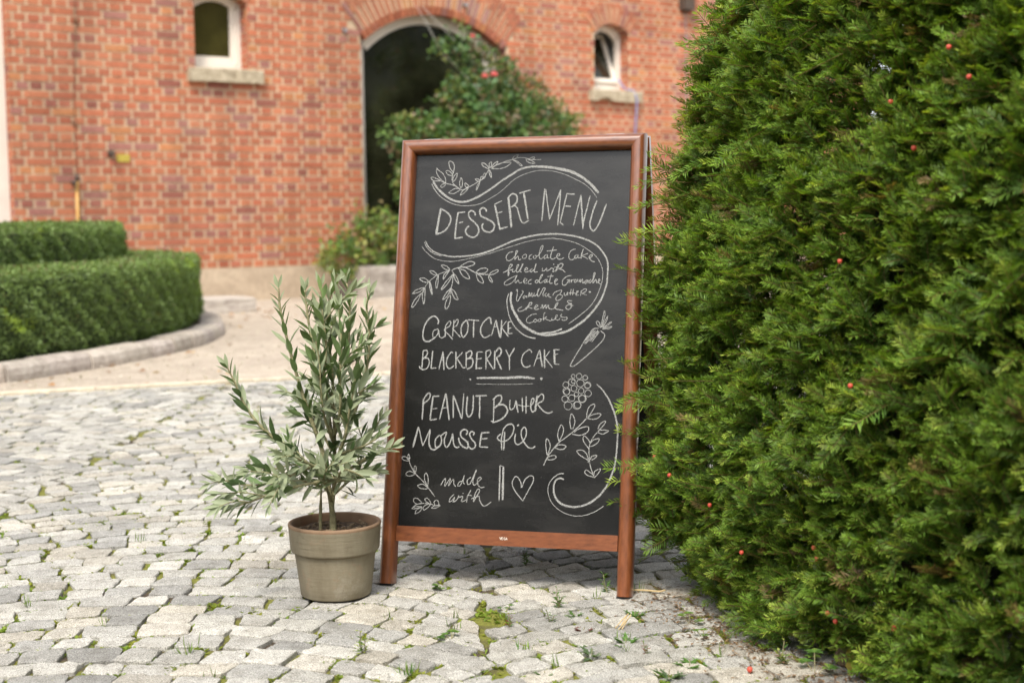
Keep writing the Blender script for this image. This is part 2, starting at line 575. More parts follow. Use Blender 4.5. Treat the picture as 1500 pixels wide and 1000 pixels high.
for poly in cells:
    pl = np.array(poly) + rng.normal(0, .0028, (4, 2))
    # cut the corners a little and bow the sides, as hand-split stones do
    out_ = []
    for q_ in range(4):
        a_, b_ = pl[q_], pl[(q_ + 1) % 4]
        dv_ = b_ - a_
        nn_ = np.array([dv_[1], -dv_[0]])
        ca, cb_ = rnd.uniform(.02, .08), rnd.uniform(.02, .08)
        bow = rnd.gauss(.012, .02)
        out_ += [a_ + dv_ * ca, a_ + dv_ * .35 + nn_ * bow * .8, a_ + dv_ * .65 + nn_ * (bow + rnd.gauss(0, .01)), b_ - dv_ * cb_]
    pl = np.array(out_)
    y = pl[:, 1].mean()
    over = (pl[:, 1] - (E0.y + (pl[:, 0] - E0.x) * ED.y / ED.x) + .03).max()
    if over > 0:
        pl[:, 1] = np.minimum(pl[:, 1], E0.y + (pl[:, 0] - E0.x) * ED.y / ED.x - .03)
    c = pl.mean(0)
    near = y < 4.6
    m_ = 26 if near else 14
    # resample the outline evenly
    seg = np.linalg.norm(np.roll(pl, -1, 0) - pl, axis=1)
    cum = np.concatenate([[0], np.cumsum(seg)])
    if cum[-1] < .12:
        continue
    tt = (np.arange(m_) + .5) / m_ * cum[-1]
    idx = np.clip(np.searchsorted(cum, tt) - 1, 0, len(pl) - 1)
    fr = ((tt - cum[idx]) / np.maximum(seg[idx], 1e-9))[:, None]
    ring = pl[idx] * (1 - fr) + np.roll(pl, -1, 0)[idx] * fr
    ring = .94 * ring + .03 * np.roll(ring, 1, 0) + .03 * np.roll(ring, -1, 0)
    JOINTS.append(ring[rnd.randrange(m_)])
    JOINTS.append(ring[rnd.randrange(m_)])
    rad = np.linalg.norm(ring - c, axis=1, keepdims=True)
    gap = rnd.uniform(.002, .0062)
    ring = c + (ring - c) * (1 - gap / rad)
    ring += rng.normal(0, .0009, ring.shape)
    hz = rnd.gauss(-.001, .0012)
    tx, ty = rnd.gauss(0, .014), rnd.gauss(0, .014)
    dome = rnd.uniform(-.0005, .0018)
    base = nv
    for s_, z_, nz in ((.99, -.022, 0), (1.0, -.0085, .0008), (.99, -.0016, .0007), (.94, -.0004, .0009), (.55, .0, .0013)):
        rr = c + (ring - c) * s_
        z = hz + z_ + (rr - c) @ np.array([tx, ty]) + dome * (1 - s_ * s_) * .5 + (rng.normal(0, nz, m_) if nz else 0)
        SV.append(np.column_stack([rr, z]))
    SV.append(np.array([[c[0], c[1], hz + dome * .5 + .0005]]))
    ar = np.arange(m_); ar2 = (ar + 1) % m_
    for q in range(4):
        SF4.append(np.column_stack([base + q * m_ + ar, base + q * m_ + ar2, base + (q + 1) * m_ + ar2, base + (q + 1) * m_ + ar]))
    ctr = base + 5 * m_
    h2 = np.arange(0, m_, 2)
    SF4.append(np.column_stack([base + 4 * m_ + h2, base + 4 * m_ + (h2 + 1) % m_, base + 4 * m_ + (h2 + 2) % m_, np.full(len(h2), ctr)]))
    nf = 4 * m_ + len(h2)
    p_ = np.array(rnd.choice(PAL)) * rnd.uniform(.8, 1.12)
    SC4.append(np.tile(p_, (nf, 1)))
    nv += 5 * m_ + 1
me = mesh_quads('cobblestone_paving', np.concatenate(SV), np.concatenate(SF4), np.concatenate(SC4))
pav = tag(link('cobblestone_paving', me, M['sett'], None, True), kind='structure')
pav.data.set_sharp_from_angle(angle=R(28))

# moss cushions and fine grass in the joints
P, D, Nn, Ls, Ws, Cc = [], [], [], [], [], []
def vnoise(x, y, s):
    return math.sin(x * s + 1.3) * math.sin(y * s * 1.13 + .7) + .6 * math.sin(x * s * 2.3 + y * s * 1.7 + 2.1) + .4 * math.sin(y * s * 3.1 - x * s * 2.2)
for (jx, jy) in JOINTS:
    f_ = vnoise(jx, jy, 2.6)
    if f_ < -.45 or jy > 7:
        if rnd.random() > .25:
            continue
    nb_ = rnd.randint(16, 34) if jy < 4 else rnd.randint(5, 10)
    sp_ = rnd.uniform(.006, .017)
    yel = rnd.random()
    for _ in range(nb_):
        P.append((jx + rnd.gauss(0, sp_), jy + rnd.gauss(0, sp_), -.0085))
        an = rnd.uniform(0, 6.3)
        D.append((math.cos(an) * .8, math.sin(an) * .8, rnd.uniform(.2, .8)))
        Nn.append((-math.cos(an) * .5, -math.sin(an) * .5, 1))
        l_ = rnd.uniform(.008, .016)
        Ls.append(l_); Ws.append(l_ * rnd.uniform(.3, .6))
        k_ = rnd.uniform(.7, 1.25)
        Cc.append((.22 * k_ * (1 - .35 * yel), .23 * k_, .025 * k_))
for (jx, jy) in JOINTS:
    if jy < 3.6 and rnd.random() < .03:
        for _ in range(rnd.randint(3, 8)):
            an = rnd.uniform(0, 6.3)
            P.append((jx + rnd.gauss(0, .006), jy + rnd.gauss(0, .006), -.008))
            D.append((math.cos(an) * .6, math.sin(an) * .6, 1)); Nn.append((math.cos(an), math.sin(an), -.3))
            Ls.append(rnd.uniform(.02, .042)); Ws.append(.0022)
            k_ = rnd.uniform(.8, 1.2)
            Cc.append((.13 * k_, .2 * k_, .04 * k_))
V, F = leaf_quads(P, D, Nn, Ls, Ws, .15)
tag(link('moss', mesh_quads('moss', V, F, Cc), M['weed']), 'yellow green moss and fine grass in the joints of the cobbles', 'moss', kind='stuff')

# grit and dead needles lying on the stones below the hedge
P, D, Nn, Ls, Ws, Cc = [], [], [], [], [], []
for _ in range(2600):
    t = rnd.random()
    by = 2.98 - .75 * t
    bx = float(np.interp(-by, [-2.9, -2.62, -2.42, -2.05], [.34, .43, .55, .72]))
    off = abs(rnd.gauss(0, .07))
    P.append((bx - off + .04 + rnd.gauss(0, .02), by + rnd.gauss(0, .05), rnd.uniform(-.006, .004)))
    an = rnd.uniform(0, 6.3)
    D.append((math.cos(an), math.sin(an), rnd.gauss(0, .15))); Nn.append((0, 0, 1))
    l_ = rnd.uniform(.005, .018)
    Ls.append(l_); Ws.append(rnd.choice([.0018, .003, .005]))
    Cc.append(rnd.choice([(.2, .11, .055), (.12, .07, .04), (.28, .18, .1), (.16, .1, .06)]))
V, F = leaf_quads(P, D, Nn, Ls, Ws, .05)
tag(link('needle_litter', mesh_quads('needle_litter', V, F, Cc), M['deadleaf']), 'brown needle litter on the cobbles below the yew hedge', 'litter', kind='stuff')

g = MB()
g.poly([(.46, 3.05, -.002), (.49, 2.72, -.002), (.55, 2.56, -.002), (.63, 2.44, -.002), (.8, 2.1, -.002), (1.2, 1.3, -.002), (2.2, 1.0, -.002), (2.2, 3.6, -.002), (.62, 3.3, -.002)], [tuple(range(9))])
sb = g.build('hedge_soil', M['soil'])
tag(sb, kind='structure')

# ================================================================ BRICK BUILDING
PHI = R(35.2)
WD = Vector((math.cos(PHI), math.sin(PHI), 0))
WN = Vector((math.sin(PHI), -math.cos(PHI), 0))
WO = Vector((-2.47, 14.7, 0))
def W(s, h, o=0.0):
    return WO + WD * s + WN * o + Vector((0, 0, h))

bld = empty('brick_building', WO, 'red brick building with arched openings and white window frames beyond the gravel yard', 'building')
S0, S1, HB, HT = -4.6, 9.0, .335, 4.0
AC, AR0 = 2.045, None                                            # arch axis
def circ_arch(half, spring, rise):
    r_ = (half * half + rise * rise) / (2 * rise)
    return spring + rise - r_, r_                                 # centre height, radius
OPEN = [  # s0, s1, bottom, spring, rise, ring height
    dict(s0=-.77, s1=-.195, b=2.325, sp=2.985, rise=.10, ring=.25),
    dict(s0=4.275, s1=4.812, b=2.31, sp=2.985, rise=.115, ring=.24),
    dict(s0=1.10, s1=2.99, b=0.0, sp=2.77, rise=.345, ring=.36),
    dict(s0=-4.3, s1=-2.585, b=0.0, sp=3.05, rise=.32, ring=.36),
]
for o in OPEN:
    o['c'] = (o['s0'] + o['s1']) / 2
    o['half'] = (o['s1'] - o['s0']) / 2
    o['hc'], o['r'] = circ_arch(o['half'], o['sp'], o['rise'])
def top_at(o, s):
    d = s - o['c']
    return o['hc'] + math.sqrt(max(o['r'] ** 2 - d * d, 0))
CH = .0775
def blocked(h0, h1):
    iv = []
    for o in OPEN:
        if h1 <= o['b'] + .002:
            continue
        if h0 < o['sp']:
            iv.append((o['s0'], o['s1']))
            continue
        # inside the ring: blocked where the course falls below mid ring
        r_ = o['r'] + o['ring'] * .55
        hm = h0 - o['hc']
        if 0 < hm < r_:
            w = math.sqrt(r_ * r_ - hm * hm)
            w = min(w, o['half'] + o['ring'] * .3)
            iv.append((o['c'] - w, o['c'] + w))
    return iv
BP = [(.42, .135, .067), (.44, .153, .078), (.39, .12, .062), (.43, .143, .072), (.46, .168, .085), (.405, .138, .08)]
def brick_tone():
    q = rnd.random()
    if q < .05: t = (.46, .19, .08)
    elif q < .12: t = (.29, .1, .07)
    elif q < .21: t = (.33, .14, .11)
    else: t = rnd.choice(BP)
    k = rnd.uniform(.88, 1.12)
    return tuple(x * k for x in t)
bk = MB()
row = 0
h = HB
while h < HT - CH:
    hb, ht = h + .0078, h + CH - .0092
    bl_ = .2585 if row % 2 else .1292
    s = S0 + (.0646 if row % 2 else 0)
    iv = blocked(hb, ht)
    while s < S1:
        L0, L1 = s + .0118, s + bl_ - .0118
        parts = [(L0, L1)]
        for i0, i1 in iv:
            np_ = []
            for p0, p1 in parts:
                if p1 <= i0 or p0 >= i1:
                    np_.append((p0, p1))
                else:
                    if p0 < i0: np_.append((p0, i0))
                    if p1 > i1: np_.append((i1, p1))
            parts = np_
        for p0, p1 in parts:
            if p1 - p0 < .03: continue
            pr = .006 + rnd.uniform(-.002, .003)
            jz = rnd.uniform(-.0015, .0015)
            bk.box(W(p0, hb + jz, -.02), WD * (p1 - p0), WN * (.02 + pr), Vector((0, 0, ht - hb)), brick_tone(), ('f',))
        s += bl_
    h += CH
    row += 1
# voussoir rings
for o in OPEN:
    small = o['half'] < .5
    aM = math.asin(min(.999, o['half'] / o['r']))
    nvs = int(2 * aM * (o['r'] + o['ring'] / 2) / .076)
    for i in range(nvs):
        a0 = -aM + (i + .19) * 2 * aM / nvs
        a1 = -aM + (i + .81) * 2 * aM / nvs
        segs = [(0.004, o['ring'])] if i % 2 else ([(0.004, o['ring'] * .5 - .005), (o['ring'] * .5 + .005, o['ring'])] if not small else [(0.004, o['ring'])])
        for r0, r1 in segs:
            q = []
            for oo in (-.02, .0135):
                for a_, r_ in ((a0, r0), (a1, r0), (a1, r1), (a0, r1)):
                    rr_ = o['r'] + r_
                    q.append(W(o['c'] + rr_ * math.sin(a_), o['hc'] + rr_ * math.cos(a_), oo))
            tb_ = brick_tone()
            bk.poly(q, [(4, 5, 6, 7), (0, 1, 5, 4), (1, 2, 6, 5), (2, 3, 7, 6), (3, 0, 4, 7)], (tb_[0] * .9, tb_[1] * 1.06, tb_[2] * 1.15))
# brick jambs and soffits, coursed
JD = .16
def jamb(s, h0, h1, sgn):
    hh_ = h0; k = 0
    while hh_ < h1 - .01:
        t = min(CH - .012, h1 - hh_)
        cuts = [(-JD, -.083), (-.073, -.004)] if k % 2 else [(-JD, -.004)]
        for c0, c1 in cuts:
            if c1 - c0 < .02: continue
            bk.box(W(s, hh_, c0), WD * (.004 * sgn), WN * (c1 - c0), Vector((0, 0, t)), brick_tone())
        hh_ += CH; k += 1
for o in OPEN:
    jb0 = HB if o['b'] == 0 else o['b']
    off = (HB - jb0) % CH
    jamb(o['s1'] - .0, jb0, o['sp'], -1)
    jamb(o['s0'] + .0, jb0, o['sp'], 1)
    aM = math.asin(min(.999, o['half'] / o['r']))
    nvs = int(2 * aM * o['r'] / .076)
    for i in range(nvs):
        a0 = -aM + (i + .19) * 2 * aM / nvs
        a1 = -aM + (i + .81) * 2 * aM / nvs
        q = []
        for oo in (-JD, .012):
            for a_, r_ in ((a0, -.004), (a1, -.004), (a1, .003), (a0, .003)):
                rr_ = o['r'] + r_
                q.append(W(o['c'] + rr_ * math.sin(a_), o['hc'] + rr_ * math.cos(a_), oo))
        bk.poly(q, [(4, 5, 6, 7), (0, 1, 5, 4), (1, 2, 6, 5), (2, 3, 7, 6), (3, 0, 4, 7), (3, 2, 1, 0)], brick_tone())
# projecting moulding brick round the big arch
o = OPEN[2]
aM = math.asin(o['half'] / o['r'])
for i in range(26):
    a0, a1 = -aM + (i + .06) * 2 * aM / 26, -aM + (i + .94) * 2 * aM / 26
    q = []
    for oo in (-.08, .03):
        for a_, r_ in ((a0, -.085), (a1, -.085), (a1, -.006), (a0, -.006)):
            rr_ = o['r'] + r_
            q.append(W(o['c'] + rr_ * math.sin(a_), o['hc'] + rr_ * math.cos(a_), oo - (.02 if r_ < -.05 else 0)))
    bk.poly(q, [(4, 5, 6, 7), (0, 1, 5, 4), (1, 2, 6, 5), (2, 3, 7, 6), (3, 0, 4, 7), (3, 2, 1, 0)], brick_tone())
bricks = bk.build('brick_facing', M['brick'], bld)

# mortar wall body behind the bricks, with the openings left out
wl = MB()
def wall_cols(o=0.0):
    cuts = {S0, S1}
    for q in OPEN:
        cuts |= {q['s0'], q['s1']}
        for i in range(1, 24):
            cuts.add(q['s0'] + (q['s1'] - q['s0']) * i / 24)
    return sorted(cuts)
cs = wall_cols()
for a_, b_ in zip(cs[:-1], cs[1:]):
    mid = (a_ + b_) / 2
    hit = next((q for q in OPEN if q['s0'] < mid < q['s1']), None)
    if hit is None:
        wl.poly([W(a_, 0), W(b_, 0), W(b_, HT), W(a_, HT)], [(0, 1, 2, 3)])
    else:
        if hit['b'] > 0:
            wl.poly([W(a_, 0), W(b_, 0), W(b_, hit['b']), W(a_, hit['b'])], [(0, 1, 2, 3)])
        wl.poly([W(a_, top_at(hit, a_)), W(b_, top_at(hit, b_)), W(b_, HT), W(a_, HT)], [(0, 1, 2, 3)])
        wl.poly([W(a_, top_at(hit, a_)), W(b_, top_at(hit, b_)), W(b_, top_at(hit, b_), -.3), W(a_, top_at(hit, a_), -.3)], [(0, 1, 2, 3)])
for q in OPEN:
    for s_ in (q['s0'], q['s1']):
        wl.poly([W(s_, q['b']), W(s_, q['b'], -.3), W(s_, q['sp'], -.3), W(s_, q['sp'])], [(0, 1, 2, 3)])
# sides and back
for s_ in (S0, S1):
    wl.poly([W(s_, 0), W(s_, 0, -7), W(s_, HT, -7), W(s_, HT)], [(0, 1, 2, 3)])
wl.poly([W(S0, 0, -7), W(S1, 0, -7), W(S1, HT, -7), W(S0, HT, -7)], [(0, 1, 2, 3)])
wl.build('wall', M['mortar'], bld)
rf = MB()
rf.poly([W(S0 - .2, HT, .18), W(S1 + .2, HT, .18), W(S1 + .2, HT + 2.6, -3.5), W(S0 - .2, HT + 2.6, -3.5), W(S1 + .2, HT, -7.2), W(S0 - .2, HT, -7.2)],
        [(0, 1, 2, 3), (3, 2, 4, 5), (0, 5, 4, 1)])
rf.build('roof', M['roof'], bld)

for s0_, s1_ in ((S0, -4.3), (-2.585, 1.10), (2.99, S1)):
    pl_ = MB()
    x_ = s0_
    while x_ < s1_ - .01:
        L_ = min(rnd.uniform(.9, 1.5), s1_ - x_)
        t_ = rnd.uniform(.92, 1.06)
        pl_.box(W(x_, -.05, .0), WD * L_, WN * .035, Vector((0, 0, HB + .045)), (t_, t_, t_))
        x_ += L_
    pl_.build('plinth', M['plinth'], bld)

def arch_frame(o, w, d0, d1, inset=0.0, bottom=True, wb=None, wl_=None, wr_=None):
    """white frame following an opening: jambs, bottom rail and arched head"""
    f = MB()
    s0_, s1_ = o['s0'] + .006 + inset, o['s1'] - .006 - inset
    f.box(W(s0_, o['b'], d0), WD * (wl_ or w), WN * (d1 - d0), Vector((0, 0, o['sp'] - o['b'])))
    f.box(W(s1_ - (wr_ or w), o['b'], d0), WD * (wr_ or w), WN * (d1 - d0), Vector((0, 0, o['sp'] - o['b'])))
    if bottom:
        f.box(W(s0_ + w, o['b'], d0), WD * (s1_ - s0_ - 2 * w), WN * (d1 - d0), Vector((0, 0, wb or w)))
    n = 24
    for i in range(n):
        q = []
        for dd in (d0, d1):
            for s_, dr in ((i, 0), (i + 1, 0), (i + 1, 1), (i, 1)):
                t = s_ / n
                S_ = (s0_ + w * (1 - dr)) + (s1_ - s0_ - 2 * w * (1 - dr)) * t
                S_o = s0_ + (s1_ - s0_) * t
                H_ = top_at(o, S_o) - .006 - inset if dr else top_at(o, S_o) - w - .006 - inset
                q.append(W(S_ if not dr else S_o, H_, dd))
        f.poly(q, [(4, 5, 6, 7), (0, 1, 5, 4), (2, 3, 7, 6), (0, 3, 2, 1)])
    return f
def pane(o, d, inset=.02):
    f = MB()
    n = 16
    s0_, s1_ = o['s0'] + inset, o['s1'] - inset
    for i in range(n):
        a_, b_ = s0_ + (s1_ - s0_) * i / n, s0_ + (s1_ - s0_) * (i + 1) / n
        f.poly([W(a_, o['b'] + inset, d), W(b_, o['b'] + inset, d), W(b_, top_at(o, b_) - inset, d), W(a_, top_at(o, a_) - inset, d)], [(0, 1, 2, 3)])
    return f
def sill(o, parent, broken=False):
    f = MB()
    s0_, s1_ = o['s0'] - .085, o['s1'] + (.135 if not broken else .165)
    n = 22
    prev = None
    rows = []
    for i in range(n + 1):
        s_ = s0_ + (s1_ - s0_) * i / n
        dz = .138 + rnd.uniform(-.006, .006)
        if broken and .1 < i / n < .42:
            dz -= .05 * math.sin((i / n - .1) / .32 * math.pi) * rnd.uniform(.7, 1.2)
        pr = .075 + rnd.uniform(-.004, .004)
        rows.append([W(s_, o['b'] + .004, -.2), W(s_, o['b'] - .004, pr - .008), W(s_, o['b'] - .014, pr), W(s_, o['b'] - dz, pr - .004), W(s_, o['b'] - dz - .003, .0)])
    b0 = len(f.v)
    for r_ in rows: f.v += [tuple(p) for p in r_]
    for i in range(n):
        for k in range(4):
            f.f.append((b0 + i * 5 + k, b0 + (i + 1) * 5 + k, b0 + (i + 1) * 5 + k + 1, b0 + i * 5 + k + 1)); f.c.append((1, 1, 1))
    f.f.append(tuple(b0 + k for k in range(5))); f.c.append((1, 1, 1))
    f.f.append(tuple(b0 + n * 5 + k for k in range(5))[::-1]); f.c.append((1, 1, 1))
    return f.build('sill', M['sill'], parent)

# left small window, closed
o = OPEN[0]
w1 = arch_frame(o, .05, -.2, -.155, wb=.075, wl_=.02, wr_=.062).build('window', M['white'], bld)
oi = dict(o); 
fr = arch_frame(dict(o, s0=o['s0'] + .02, s1=o['s1'] - .06, b=o['b'] + .075, sp=o['sp'] - .02, hc=o['hc'] - .03), .04, -.2, -.17, wb=.06, wl_=.02, wr_=.052)
fr.build('sash', M['white'], w1)
pane(o, -.19).build('pane', M['glass_olive_reflection'], w1)
sill(o, w1)
# right small window, sash tilted into the room
o = OPEN[1]
w2 = arch_frame(o, .07, -.2, -.15, wb=.09).build('window', M['white'], bld)
sill(o, w2, True)
tl = R(23)
sh = .66
def TS(s, v, d=0.0):       # sash plane leaning into the room
    return W(s, o['b'] + .09 + v * math.cos(tl) + d * math.sin(tl), -.17 - v * math.sin(tl) + d * math.cos(tl))
f = MB()
sa, sb_ = o['s0'] + .08, o['s1'] - .08
def sbox(s0_, s1_, v0, v1):
    q = [TS(s0_, v0, 0), TS(s1_, v0, 0), TS(s1_, v1, 0), TS(s0_, v1, 0), TS(s0_, v0, .045), TS(s1_, v0, .045), TS(s1_, v1, .045), TS(s0_, v1, .045)]
    f.poly(q, [(4, 5, 6, 7), (0, 1, 5, 4), (1, 2, 6, 5), (2, 3, 7, 6), (3, 0, 4, 7), (3, 2, 1, 0)])
sbox(sa, sa + .05, 0, sh); sbox(sb_ - .05, sb_, 0, sh); sbox(sa + .05, sb_ - .05, 0, .05); sbox(sa + .05, sb_ - .05, sh - .05, sh)
f.build('sash', M['white'], w2)
f = MB(); f.poly([TS(sa + .03, .03, .02), TS(sb_ - .03, .03, .02), TS(sb_ - .03, sh - .03, .02), TS(sa + .03, sh - .03, .02)], [(0, 1, 2, 3)])
f.build('pane', M['glass'], w2)
f = MB()
f.poly([W(o['s1'] + .05, 1.9, -.25), W(o['s1'] + .05, 1.9, -1.4), W(o['s1'] + .05, 3.5, -1.4), W(o['s1'] + .05, 3.5, -.25)], [(0, 1, 2, 3)])
f.build('curtain', M['curtain'], w2)
f = MB()
f.box(W(o['s0'] - .4, 1.8, -1.5), WD * 1.6, WN * 1.1, Vector((0, 0, 2.0)), (1, 1, 1), ('k',))
f.build('room', M['dark'], w2)
# big arched glazing
o = OPEN[2]
gw = arch_frame(o, .145, -.24, -.165, inset=.02, wb=.2, wl_=.1, wr_=.16).build('arched_window', M['white'], bld)
pane(o, -.225, .04).build('pane', M['glass'], gw)
# white gate at the far left
o = OPEN[3]
gt = arch_frame(o, .14, -.2, -.105, wb=.04).build('gate', M['white'], bld)
f = MB()
for i in range(11):
    f.box(W(o['s0'] + .15 + i * .1285, .06, -.2), WD * .1245, WN * .05, Vector((0, 0, 3.0)))
f.build('boarding', M['white'], gt)

# small fittings on the wall
f = MB(); f.box(W(5.62, 3.335, .0), WD * .17, WN * .12, Vector((0, 0, .2)), skip=()); f.box(W(5.66, 3.31, .0), WD * .09, WN * .08, Vector((0, 0, .025)))
f.build('bracket', M['iron'], bld)
f = MB(); f.tube([W(5.73, 3.3, .012), W(5.74, 2.0, .012)], .006, 6)
f.build('conduit', M['steel'], bld)
for s_, h_ in ((.903, 2.788), (2.434, 3.162)):
    f = MB(); f.tube([W(s_, h_, .0), W(s_, h_, .05)], [.028, .022], 10); f.build('wall_anchor', M['steel'], bld)
pp = MB(); pp.tube([W(-2.01, .34, .03), W(-2.005, 1.21, .03)], .016, 10)
pipe = pp.build('water_pipe', M['brass'], bld, True)
f = MB(); f.tube([W(-2.005, 1.2, .03), W(-2.003, 1.27, .03)], .017, 10); f.tube([W(-2.04, 1.185, .03), W(-2.04, 1.185, .09)], [.022, .02], 12)
f.build('tap', M['iron'], pipe, True)
f = MB(); f.tube([W(-2.0, 1.27, .012), W(-1.998, 2.0, .014), W(-1.96, 2.45, .012), W(-1.95, 2.68, .012), W(-1.95, 3.9, .012)], .0035, 6)
f.build('cable', M['conduit'], bld)
for s_, h_ in ((-2.0, 1.75), (-1.95, 2.7)):
    f = MB(); f.tube([W(s_, h_, 0), W(s_, h_, .03)], .022, 8); f.build('cable_clip', M['conduit'], bld)
f = MB(); f.box(W(-1.6, 1.385, .004), WD * .125, WN * .012, Vector((0, 0, .075))); f.build('plate', M['yellow'], bld)
f = MB(); f.tube([W(-1.66, 1.465, 0), W(-1.66, 1.465, .07)], [.035, .026], 10); f.build('knob', M['iron'], bld)
f = MB(); f.tube([W(4.72, 2.46, -.1), W(4.77, 2.34, -.03), W(4.845, 2.31, .06), W(4.868, 2.2, .085), W(4.88, 1.8, .03), W(4.89, .4, .02)], .011, 8)
tag(f.build('hanging_cable', M['cable'], None, True), 'thin blue cable hanging over the right small window sill down the brick wall', 'cable')
for pts_, lab in ((((1.79, 3.1, .04), (1.97, 2.6, .25), (2.2, 2.28, .45)), 'thin pale rose training string, left one of the pair below the arch crown'),
                  (((1.86, 3.1, .04), (2.12, 2.75, .25), (2.5, 2.2, .5)), 'thin pale rose training string, right one of the pair below the arch crown')):
    f = MB(); f.tube([W(*p) for p in pts_], .0022, 6)
    tag(f.build('training_string', M['wire']), lab, 'string', 'training strings below the arch')

# rough stone trough and step in front of the wall
def rough_block(name, s0_, s1_, d0, d1, h1, amp, mat, label, cat, seed):
    q = random.Random(seed)
    import bmesh
    bm = bmesh.new()
    nx, ny, nz = 14, 7, 6
    bmesh.ops.create_cube(bm, size=1.0)
    bmesh.ops.subdivide_edges(bm, edges=bm.edges[:], cuts=7, use_grid_fill=True)
    for v in bm.verts:
        x, y, z = v.co.x + .5, v.co.y + .5, v.co.z + .5
        k = .93 + .07 * (1 - (2 * abs(x - .5)) ** 6) if True else 1
        p = W(s0_ + (s1_ - s0_) * x, h1 * z * (1 if z < .5 else (1 - .06 * ((2 * abs(x - .5)) ** 4 + (2 * abs(y - .5)) ** 4))) - .01, d0 + (d1 - d0) * y)
        nz_ = vnoise(p.x * 1.3, p.y + p.z * 2, 7.0) * amp + q.uniform(-amp, amp) * .4
        v.co = p + Vector((nz_ * WN.x, nz_ * WN.y, nz_ * .6))
    me = bpy.data.meshes.new(name); bm.to_mesh(me); bm.free()
    a = me.attributes.new("tone", 'FLOAT_COLOR', 'FACE'); a.data.foreach_set("color", np.ones(len(me.polygons) * 4, dtype=np.float32))
    return tag(link(name, me, mat, None, False), label, cat)
rough_block('stone_trough', .72, 3.6, .1, .75, .35, .012, M['trough'], 'rough grey stone planting block at the foot of the brick wall behind the chalkboard', 'stone block', 3)
rough_block('stone_step', -2.6, -1.0, 1.15, 1.75, .14, .006, M['kerb'], 'low worn grey stone step on the gravel just behind the clipped box hedge', 'step', 5)

# ================================================================ ROUND BED: kerb and clipped box
BC = Vector((-6.9, 9.5, 0))
kb = MB()
ang = -86.0
while ang < 70:
    da = rnd.uniform(2.9, 4.2)
    a0, a1 = R(ang), R(ang + da - .12)
    t_ = rnd.uniform(.82, 1.12)
    tn = (t_, t_ * rnd.uniform(.96, 1.0), t_ * rnd.uniform(.92, 1.0))
    r0, r1 = 4.70 + rnd.uniform(-.01, .01), 4.87 + rnd.uniform(-.008, .012)
    zt = .085 + rnd.uniform(-.008, .008)
    def KP(r, a, z): return (BC.x + r * math.cos(a), BC.y + r * math.sin(a), z)
    prof = [(r1, -.03), (r1 + .004, .03), (r1 - .003, zt - .02), (r1 - .022, zt), (r0 + .012, zt + .003), (r0, zt - .012), (r0, -.03)]
    am = (a0 + a1) / 2
    pts = []
    for a_ in (a0, am, a1):
        pts += [KP(r + (.004 if a_ == am else 0), a_, z) for r, z in prof]
    np7 = len(prof)
    fs = [(i * np7 + k, (i + 1) * np7 + k, (i + 1) * np7 + k + 1, i * np7 + k + 1) for i in range(2) for k in range(np7 - 1)]
    fs += [tuple(range(np7)), tuple(2 * np7 + k for k in range(np7))[::-1]]
    kb.poly(pts, fs, tn)
    ang += da
tag(kb.build('kerb', M['kerb']), kind='structure')
bs = MB()
n = 48
pts = [(BC.x, BC.y, .055)] + [(BC.x + 4.72 * math.cos(R(-90 + 170 * i / n)), BC.y + 4.72 * math.sin(R(-90 + 170 * i / n)), .055) for i in range(n + 1)]
bs.poly(pts, [(0, i + 1, i + 2) for i in range(n)])
tag(bs.build('flowerbed_soil', M['soil']), kind='structure')

